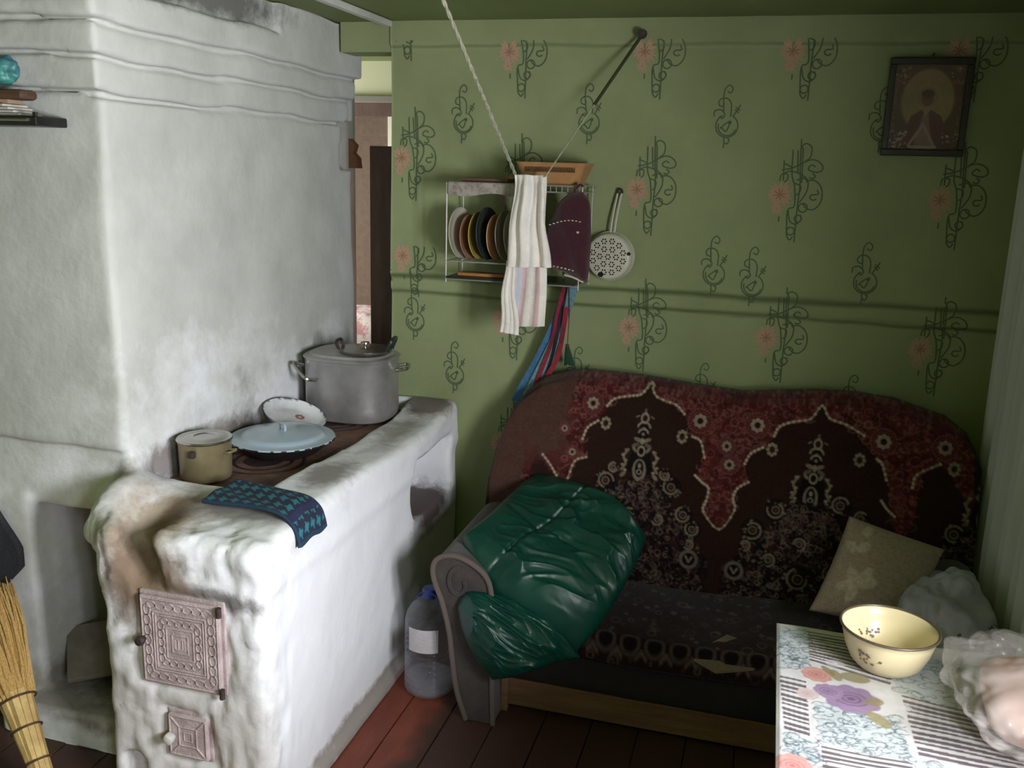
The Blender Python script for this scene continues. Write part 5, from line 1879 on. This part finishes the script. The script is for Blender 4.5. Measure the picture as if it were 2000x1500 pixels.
for dx in (-0.0065, 0.0065):
    MB().tube(catmull([(p[0] + dx, p[1], p[2]) for p in hz], 4), 0.0038, 6).build('handle_bar', mwh, col)
MB().tube([(KX + 0.019 + 0.008 * math.cos(a), YW - 0.017, KZ + 0.212 + 0.010 * math.sin(a)) for a in np.linspace(0, 2 * math.pi, 15)[:-1]], 0.0035, 6, closed=True).build('hanging_eye', M['dark_iron'], col)

# wire dish rack
RX0, RX1, RYF, RYB = -1.055, -0.600, 2.93, 3.10
ZT, ZM, ZB = 1.548, 1.310, 1.250
rk = root('dish_rack', ((RX0 + RX1) / 2, YW - 0.02, ZB), 'two-tier wire dish rack hung on the papered wall', 'dish rack')
for xx in (RX0, RX1):
    fr = MB()
    for yy in (RYF, RYB):
        fr.tube([(xx, yy, ZB - 0.012), (xx, yy, ZT + 0.02)], 0.0026, 6)
    for zz in (ZB, ZM, ZT):
        fr.tube([(xx, RYF, zz), (xx, RYB, zz)], 0.0024, 6)
    fr.build('side_frame', M['wire'], rk)
for zz in (ZB, ZM, ZT, ZT + 0.02):
    for yy in (RYF, RYB):
        MB().tube([(RX0, yy, zz), (RX1, yy, zz)], 0.0027, 6).build('rail', M['wire'], rk)
for k in range(24):
    xx = RX0 + 0.01 + k * (RX1 - RX0 - 0.02) / 23
    MB().tube([(xx, RYF, ZT + 0.02), (xx, RYF + 0.002, ZT), (xx, RYB, ZT)], 0.0015, 4).build('cross_wire', M['wire'], rk)
for k in range(14):
    xx = RX0 + 0.02 + k * 0.031
    MB().tube([(xx, RYF, ZM), (xx, RYB, ZM)], 0.0015, 4).build('cross_wire', M['wire'], rk)
MB().box(RX0 + 0.004, RX1 - 0.004, RYF - 0.012, RYB, ZB + 0.003, ZB + 0.010, bevel=0.002).build('drip_tray', mat('drip_tray_dark', (42, 46, 40), 0.4, 0.3), rk, smooth=False)
for xx in (RX0, RX1):
    MB().tube([(xx, RYB, ZT + 0.015), (xx, YW - 0.004, ZT + 0.015)], 0.003, 6).build('wall_hook', M['wire'], rk)
# lining with a grey pattern, hanging a little over the front wire
cvl = Canvas(0, 0.30, 0, 0.1, 0.002, (168, 160, 152))
rg = random.Random(8)
for k in range(160):
    cvl.ring(rg.uniform(0, .30), rg.uniform(0, .1), rg.uniform(.002, .006), .002, rg.choice([(108, 82, 76), (130, 120, 112), (96, 90, 84)]), op=.7)
for x_ in (.03, .15, .22, .285):
    cvl.disc(x_, .02, .014, (80, 58, 52), op=.7)
a_ = np.linspace(0, 0.255, 60)
s_ = np.linspace(0, 1, 24)
A_, S_ = np.meshgrid(a_, s_, indexing='ij')
yy = np.where(S_ < 0.6, RYB - (RYB - RYF + 0.006) * S_ / 0.6, RYF - 0.006)
zz = np.where(S_ < 0.6, ZT + 0.006 + 0.016 * smoothstep(0.5, 0.6, S_), ZT + 0.022 - (S_ - 0.6) / 0.4 * (0.040 + 0.006 * np.sin(A_ * 30)))
V = np.stack([RX0 + 0.006 + A_, yy, zz], -1).reshape(-1, 3)
o = obj('shelf_liner', V, grid_faces(60, 24), mat('liner_print', (160, 150, 140), 0.8, attr='Col'), None, colors=cvl.sample(A_, S_ * 0.1).reshape(-1, 3), origin=(RX0 + 0.13, RYF + 0.08, ZT))
sm = o.modifiers.new('thick', 'SOLIDIFY'); sm.thickness = 0.002
tag(o, 'grey patterned liner folded over the upper tier of the dish rack', 'liner')
for (xa, xb, zc, c_, nm, lab) in ((RX0 + 0.04, RX0 + 0.20, ZT + 0.030, (112, 80, 66), 'brown_packet', 'flat brown packet lying on the dish rack liner'),):
    o = MB().box(xa, xb, RYF + 0.03, RYB - 0.02, zc - 0.007, zc + 0.006, bevel=0.004).build(nm, mat(nm, c_, 0.6), None, origin=(xa, RYF + 0.05, zc - 0.008))
    tag(o, lab, 'packet')

# tan plastic basket on the rack
mbk = mat('tan_plastic', (186, 142, 96), 0.5, rgb2=(172, 126, 82), scale=10)
KX0, KX1, KZ0, KZ1 = -0.812, -0.612, ZT + 0.022, ZT + 0.092
bk2 = root('basket', (-0.712, 3.02, KZ0), 'tan slotted plastic basket on top of the dish rack', 'basket')
def rrect(z_, g, n=10):
    x0_, x1_, y0_, y1_ = KX0 - g, KX1 + g, 2.945 - g, 3.095 + g
    r_ = 0.03
    out = []
    for (cx, cy, a0) in ((x1_ - r_, y1_ - r_, 0), (x0_ + r_, y1_ - r_, 90), (x0_ + r_, y0_ + r_, 180), (x1_ - r_, y0_ + r_, 270)):
        for k in range(n):
            a = R(a0 + 90 * k / (n - 1))
            out.append((cx + r_ * math.cos(a), cy + r_ * math.sin(a), z_))
    return out
NB = 40
lv = [(KZ0, -0.012), (KZ0 + 0.028, 0.0), (KZ1 - 0.008, 0.012), (KZ1, 0.018), (KZ1, 0.012), (KZ1 - 0.010, 0.006), (KZ0 + 0.03, -0.006), (KZ0 + 0.005, -0.018)]
V = [p for (z_, g) in lv for p in rrect(z_, g)]
Fk = [[i * NB + k, i * NB + (k + 1) % NB, (i + 1) * NB + (k + 1) % NB, (i + 1) * NB + k] for i in range(len(lv) - 1) for k in range(NB)]
Fk += [list(range(NB))[::-1], [(len(lv) - 1) * NB + k for k in range(NB)]]
MB().add(V, Fk).build('shell', mbk, bk2)
sl = MB()
for k in range(24):
    xx = KX0 + 0.02 + k * (KX1 - KX0 - 0.04) / 23
    sl.box(xx, xx + 0.0035, 2.9335, 2.9365, KZ1 - 0.030, KZ1 - 0.014, rot=Matrix.Rotation(R(8), 3, 'X'))
tag(sl.build('slots', mat('slot_shadow', (96, 64, 40), 0.8), bk2, smooth=False), kind='stuff')

# plates standing on edge in the lower tier
pls = [(-1.040, .092, (202, 196, 182), 'white porcelain plate standing leftmost in the dish rack'), (-1.007, .080, (176, 130, 110), 'small pinkish brown plate, second from left in the rack'),
       (-0.975, .085, (188, 166, 84), 'yellow plate standing third from left in the rack'), (-0.944, .094, (58, 66, 62), 'dark green plate standing fourth in the rack'),
       (-0.913, .082, (206, 162, 128), 'peach coloured plate standing fifth in the rack'), (-0.880, .090, (190, 182, 170), 'pale grey plate, sixth in the rack beside the towel'),
       (-0.850, .092, (200, 194, 184), 'white plate in the rack half hidden by the towel')]
for (xx, r_, c_, lab) in pls:
    r_ *= 0.94
    pr = [(0.0, 0.0), (r_ * .55, 0.0), (r_ * .62, 0.002), (r_ * .95, 0.013), (r_, 0.015), (r_ * .985, 0.0175), (r_ * .93, 0.0155), (r_ * .60, 0.005), (r_ * .5, 0.003), (0.0, 0.003)]
    o = MB().lathe(pr, (xx - 0.006, 3.015, ZM + 0.0018 + r_), 44, axis=(0.965, -0.17, 0.06)).build('plate', mat('plate_glaze', c_, 0.25, coat=0.3), None, origin=(xx, 3.015, ZM), auto=60)
    tag(o, lab, 'plate', 'plates standing in the dish rack')
o = MB().box(-1.02, -0.82, 2.945, 2.975, ZB + 0.0105, ZB + 0.022, bevel=0.004).build('wooden_spatula', mat('spatula_wood', (176, 120, 66), 0.6), None, origin=(-0.92, 2.96, ZB + 0.01))
tag(o, 'orange-brown wooden spatula lying on the drip tray', 'spatula')

# clothes line with a sag, towel over it
HK = np.array([-0.464, YW - 0.035, 2.046])
TWL, TWR = np.array([-0.800, 2.85, 1.600]), np.array([-0.706, 2.862, 1.596])
UPC = at(868, 2, 2, ZC - 0.004)
UPC = at(858, -18, 1, 2.30)
UPC[2] = min(UPC[2], ZC - 0.002)
mrope = mat('rope_white', (186, 184, 164), 0.85, rgb2=(150, 150, 124), scale=60, bump=0.5, bscale=300)
cl_ = root('clothes_line', tuple(HK), 'thin white cord sagging from ceiling to a wall nail', 'cord')
pts = [TWL + (UPC - TWL) * t for t in np.linspace(0, 1, 16)]
rp = MB()
for ph in (0, math.pi):
    q = []
    for i, t in enumerate(np.linspace(0, 1, 80)):
        p = TWL + (UPC - TWL) * t
        q.append(p + 0.0026 * np.array([math.cos(t * 60 + ph), 0.3 * math.sin(t * 60 + ph), 0.35 * math.sin(t * 60 + ph)]))
    rp.tube(q, 0.0036, 6)
rp.build('doubled_cord', mrope, cl_)
MB().tube([TWL, (TWL + TWR) / 2 - np.array([0, 0, 0.004]), TWR], 0.0025, 6).build('cord_under_towel', mrope, cl_)
MB().tube([TWR, TWR + (HK - TWR) * .5, HK], 0.0022, 6).build('single_cord', mrope, cl_)
MB().tube([HK, HK + (TWR - HK) * 0.50], 0.0052, 6).build('dark_tie', mat('tie_dark_green', (56, 66, 36), 0.9), cl_)
MB().lathe([(0.014, -0.02), (0.016, -0.006), (0.010, 0.004), (0.004, 0.035)], tuple(HK), 10, axis=(0, 1, 0)).build('nail_knot', M['dark_iron'], cl_)

ctw = Canvas(0, 1, 0, 1, 0.008, (236, 228, 222))
for (a, w, c_) in ((.52, .10, (222, 222, 224)), (.80, .05, (232, 216, 214))):
    ctw.poly([(a - w / 2, 0), (a + w / 2, 0), (a + w / 2, 1), (a - w / 2, 1)], c_, op=.7)
ctb = Canvas(0, 1, 0, 1, 0.008, (236, 228, 222))
for (a, w, c_) in ((.30, .06, (180, 192, 214)), (.44, .13, (208, 168, 174)), (.36, .05, (200, 190, 206)), (.80, .10, (208, 164, 170))):
    ctb.poly([(a - w / 2, 0), (a + w / 2, 0), (a + w / 2, 1), (a - w / 2, 1)], c_, op=.8)
mtw = mat('towel_cotton', (210, 202, 196), 0.9, attr='Col', scale=12, bump=0.4, bscale=260, mixpos=(0.1, 0.6))


def hang(name, tl, tr_, bl_, br_, yof, fold, m, canvas, parent, seed, nU=50, nV=70, dy=0.0):
    tl, tr_, bl_, br_ = [np.array(p) for p in (tl, tr_, bl_, br_)]
    u = np.linspace(0, 1, nU)
    v = np.linspace(0, 1, nV)
    U_, V_ = np.meshgrid(u, v, indexing='ij')
    P = ((1 - U_) * (1 - V_))[..., None] * tl + (U_ * (1 - V_))[..., None] * tr_ + ((1 - U_) * V_)[..., None] * bl_ + (U_ * V_)[..., None] * br_
    P[..., 1] += yof + fold * (np.sin(U_ * 11 + seed) * (1 - 0.55 * V_) + 0.4 * np.sin(U_ * 23 + V_ * 3 + seed)) * np.minimum(1, V_ * 6 + .3) + dy * V_
    P[..., 0] += 0.004 * np.sin(V_ * 8 + seed)
    o = obj(name, P, grid_faces(nU, nV), m, parent, colors=canvas.sample(U_, 1 - V_).reshape(-1, 3))
    sm = o.modifiers.new('thick', 'SOLIDIFY')
    sm.thickness = 0.0035
    return o


tw = root('towel', tuple((TWL + TWR) / 2 - np.array([0, 0, 0.49])), 'white striped dish towel hanging from the cord before the rack', 'towel')
hang('front_layer', (-0.800, 2.843, 1.600), (-0.708, 2.850, 1.600), (-0.813, 2.843, 1.312), (-0.672, 2.843, 1.318), -0.014, 0.017, mtw, ctw, tw, 0.5)
hang('back_layer', (-0.800, 2.858, 1.600), (-0.708, 2.863, 1.600), (-0.842, 2.862, 1.110), (-0.690, 2.862, 1.122), 0.010, 0.007, mtw, ctb, tw, 2.2, nV=100)
tail = hang('folded_corner', (-0.825, 2.85, 1.33), (-0.80, 2.85, 1.33), (-0.838, 2.85, 1.096), (-0.775, 2.85, 1.090), 0.004, 0.003, mtw, ctw, tw, 1.2)
# maroon cap hanging at the rack's right end
mma = mat('maroon_knit', (66, 22, 36), 0.95, rgb2=(54, 16, 28), scale=40, bump=0.5, bscale=300, sheen=0.3)
cp = root('knitted_cap', (-0.635, 2.90, 1.30), 'maroon knitted cap with pale stitching hanging on the dish rack', 'cap')
out = catmull([(-0.640, 1.548), (-0.672, 1.515), (-0.695, 1.470), (-0.710, 1.39), (-0.705, 1.33), (-0.69, 1.310), (-0.63, 1.292), (-0.572, 1.270), (-0.562, 1.36), (-0.564, 1.45), (-0.572, 1.52), (-0.595, 1.552)], 5)
cpt = np.array([np.mean([p[0] for p in out]), np.mean([p[1] for p in out])])
V, Fk = [], []
nO = len(out)
for (s_, yo) in ((1.0, 0.0), (0.94, -0.022), (0.75, -0.035), (0.4, -0.040), (0.02, -0.041)):
    for p in out:
        q = cpt + (np.array(p) - cpt) * s_
        V.append((q[0], 2.915 + yo + 0.006 * math.sin(q[0] * 60 + q[1] * 25) * (1 if yo else 0), q[1]))
for i in range(4):
    for k in range(nO):
        Fk.append([i * nO + k, i * nO + (k + 1) % nO, (i + 1) * nO + (k + 1) % nO, (i + 1) * nO + k])
Fk += [list(range(nO))[::-1], [4 * nO + k for k in range(nO)]]
MB().add(V, Fk).build('crown', mma, cp, auto=70)
mcm = mat('cream_thread', (206, 192, 170), 0.8)
st = MB()
for k in range(9):
    st.box(-0.690 + k * 0.012, -0.684 + k * 0.012, 2.868, 2.874, 1.447 + 0.016 * math.sin(k / 8 * 2.2), 1.450 + 0.016 * math.sin(k / 8 * 2.2))
for k in range(8):
    st.box(-0.688 + k * 0.0125, -0.682 + k * 0.0125, 2.884, 2.892, 1.318 - 0.0022 * k, 1.3215 - 0.0022 * k)
st.box(-0.602, -0.594, 2.874, 2.882, 1.425, 1.431)
tag(st.build('stitches', mcm, cp, smooth=False), kind='stuff')
MB().tube(catmull([(-0.640, 2.898, 1.290), (-0.61, 2.893, 1.284), (-0.578, 2.900, 1.270)], 5), 0.003, 6).build('hem_cord', mcm, cp)
MB().tube(catmull([(-0.622, 2.912, 1.548), (-0.618, 2.915, 1.562), (-0.606, 2.925, 1.574), (-0.600, 2.932, 1.568)], 5), 0.0045, 6).build('loop', mma, cp)

# woven belts hanging from the rack down behind the sofa
BELT = {'blue': (74, 124, 168), 'teal': (112, 150, 160), 'red': (150, 36, 56), 'navy': (34, 34, 56), 'grey': (150, 146, 140)}
def belt(c_, pts, wd, lab, y_):
    P = np.array([[p[0], p[1]] for p in catmull([(at(x_, yy_, 1, y_)[0], at(x_, yy_, 1, y_)[2]) for (x_, yy_) in pts], 8)])
    T = np.gradient(P, axis=0)
    T /= np.linalg.norm(T, axis=1)[:, None]
    Nn = np.stack([-T[:, 1], T[:, 0]], 1)
    n_ = len(P)
    V, Fk = [], []
    for i in range(n_):
        tw_ = 0.004 * math.sin(i * 0.35 + wd * 900)
        for (sg, yo) in ((1, -0.0012), (-1, -0.0012), (-1, 0.0012), (1, 0.0012)):
            q = P[i] + Nn[i] * sg * wd / 2
            V.append((q[0], y_ + yo + tw_ * sg, q[1]))
    for i in range(n_ - 1):
        for k in range(4):
            Fk.append([i * 4 + k, i * 4 + (k + 1) % 4, (i + 1) * 4 + (k + 1) % 4, (i + 1) * 4 + k])
    Fk += [[0, 1, 2, 3], [(n_ - 1) * 4 + k for k in (3, 2, 1, 0)]]
    o = MB().add(V, Fk).build('woven_belt', mat('belt_' + c_, BELT[c_], 0.85, rgb2=tuple(int(q * .8) for q in BELT[c_]), scale=80), None, origin=(P[0][0], y_, P[-1][1]))
    tag(o, lab, 'belt', 'woven belts hanging below the rack')
belt('teal', [(1122, 548), (1112, 585), (1090, 650), (1060, 715), (1028, 775)], 0.034, 'wide grey-teal woven belt hanging from the dish rack', 3.05)
belt('blue', [(1100, 585), (1082, 640), (1058, 690), (1030, 740), (1006, 785)], 0.032, 'bright blue woven belt slanting down behind the sofa', 3.06)
belt('red', [(1102, 560), (1090, 610), (1078, 665), (1062, 710), (1042, 760)], 0.013, 'narrow red woven belt lying over the blue one', 3.043)
belt('navy', [(1108, 552), (1096, 615), (1082, 680), (1068, 730), (1050, 765)], 0.012, 'narrow navy woven belt beside the red one', 3.046)
belt('red', [(1106, 600), (1098, 660), (1088, 700), (1066, 740), (1052, 765)], 0.016, 'red woven belt at the right edge of the bundle', 3.038)
belt('grey', [(1101, 528), (1100, 545), (1097, 560)], 0.008, 'short pale grey tape hanging under the cap', 3.035)
ts = root('tassel', tuple(at(1108, 710, 1, 3.05)), 'dark green tassel on a thin cord over the sofa back', 'tassel')
q0, q1, q2 = at(1112, 550, 1, 3.04), at(1108, 676, 1, 3.05), at(1112, 712, 1, 3.05)
MB().tube([q0, (q0 + q1) / 2 + np.array([0.004, 0, 0]), q1], 0.0018, 6).build('cord', mat('tassel_cord', (130, 66, 58), 0.9), ts)
sk = MB()
for k in range(26):
    a = 2 * math.pi * k / 26
    sk.tube([q1 + np.array([0.004 * math.cos(a), 0.004 * math.sin(a), 0]), (q1 + q2) / 2 + np.array([0.011 * math.cos(a), 0.009 * math.sin(a), 0]), q2 + np.array([0.016 * math.cos(a), 0.010 * math.sin(a), 0.004 * math.sin(3 * a)])], 0.0024, 5)
tag(sk.build('skirt', mat('tassel_green', (32, 66, 42), 0.9), ts), kind='stuff')
MB().lathe([(0.0, 0.008), (0.006, 0.006), (0.007, 0.0), (0.005, -0.006)], tuple(q1), 12).build('knot', mat('tassel_brown', (92, 60, 46), 0.9), ts)

# ------------------------------------------------------------------ what shows of the next room
mdw = mat('dark_brown_wood', (112, 88, 78), 0.6, rgb2=(94, 72, 64), scale=6, stretch=(6, 6, 1))
wd = root('wardrobe', (-1.3, 3.55, 0), 'dark brown wardrobe side seen through the passage behind the wall', 'wardrobe')
MB().box(-1.545, -1.10, 3.40, 3.42, 0.0, 1.687, bevel=0.003).build('side_panel', mdw, wd, smooth=False)
MB().box(-1.53, -1.11, 3.42, 3.88, 0.05, 1.68).build('carcass', mdw, wd, smooth=False)
mpy = mat('pale_green_paint', (238, 238, 206), 0.6)
struct(MB().box(-2.9, -0.8, 4.30, 4.40, 1.93, ZC).build('wall_header', mpy, smooth=False))
struct(MB().box(-2.9, -0.8, 4.28, 4.30, 1.908, 1.940, bevel=0.003).build('trim_2', mat('grey_trim', (150, 146, 136), 0.6), smooth=False))
struct(MB().box(-2.9, -0.8, 4.30, 4.40, 1.849, 1.930).build('trim_3', mdw, smooth=False))
struct(MB().box(-1.535, XJ, YW, YW + 0.12, 2.0, ZC).build('wall_lintel', M['paper'], smooth=False))
bd_ = root('bed', (-2.1, 4.45, 0), 'bed with white and pink bedding in the next room', 'bed')
MB().box(-2.9, -1.55, 4.1, 4.88, 0.35, 0.60, bevel=0.04).build('mattress', mat('bed_white', (222, 206, 204), 0.9, rgb2=(190, 150, 150), scale=14, mixpos=(0.5, 0.6)), bd_)
MB().box(-2.9, -1.55, 4.12, 4.86, 0.0, 0.36).build('frame', mdw, bd_, smooth=False)
blob('pillow', (-2.0, 4.45, 0.74), (0.26, 0.2, 0.15), mat('bed_pillow', (230, 218, 214), 0.9, rgb2=(200, 150, 150), scale=14, mixpos=(0.5, 0.6)), bd_, seed=5, amp=0.06, pw=0.7)
MB().box(-2.10, -1.80, 4.86, 4.895, 1.66, 1.95, bevel=0.004).build('door_curtain', mat('pale_cloth', (226, 224, 204), 0.9), None, smooth=False)
tag(bpy.data.objects['door_curtain'], 'scrap of pale cloth high on the far wall of the next room', 'cloth')
co = root('wooden_ornament', (-1.66, 3.52, 1.57), 'small carved brown wooden bracket beside the stove edge', 'bracket')
MB().prism([(-1.72, 1.60), (-1.64, 1.60), (-1.645, 1.64), (-1.665, 1.66), (-1.655, 1.69), (-1.68, 1.715), (-1.72, 1.72)], 3.50, 3.54).build('carved_plate', mat('ornament_brown', (132, 92, 64), 0.6), co, smooth=False)
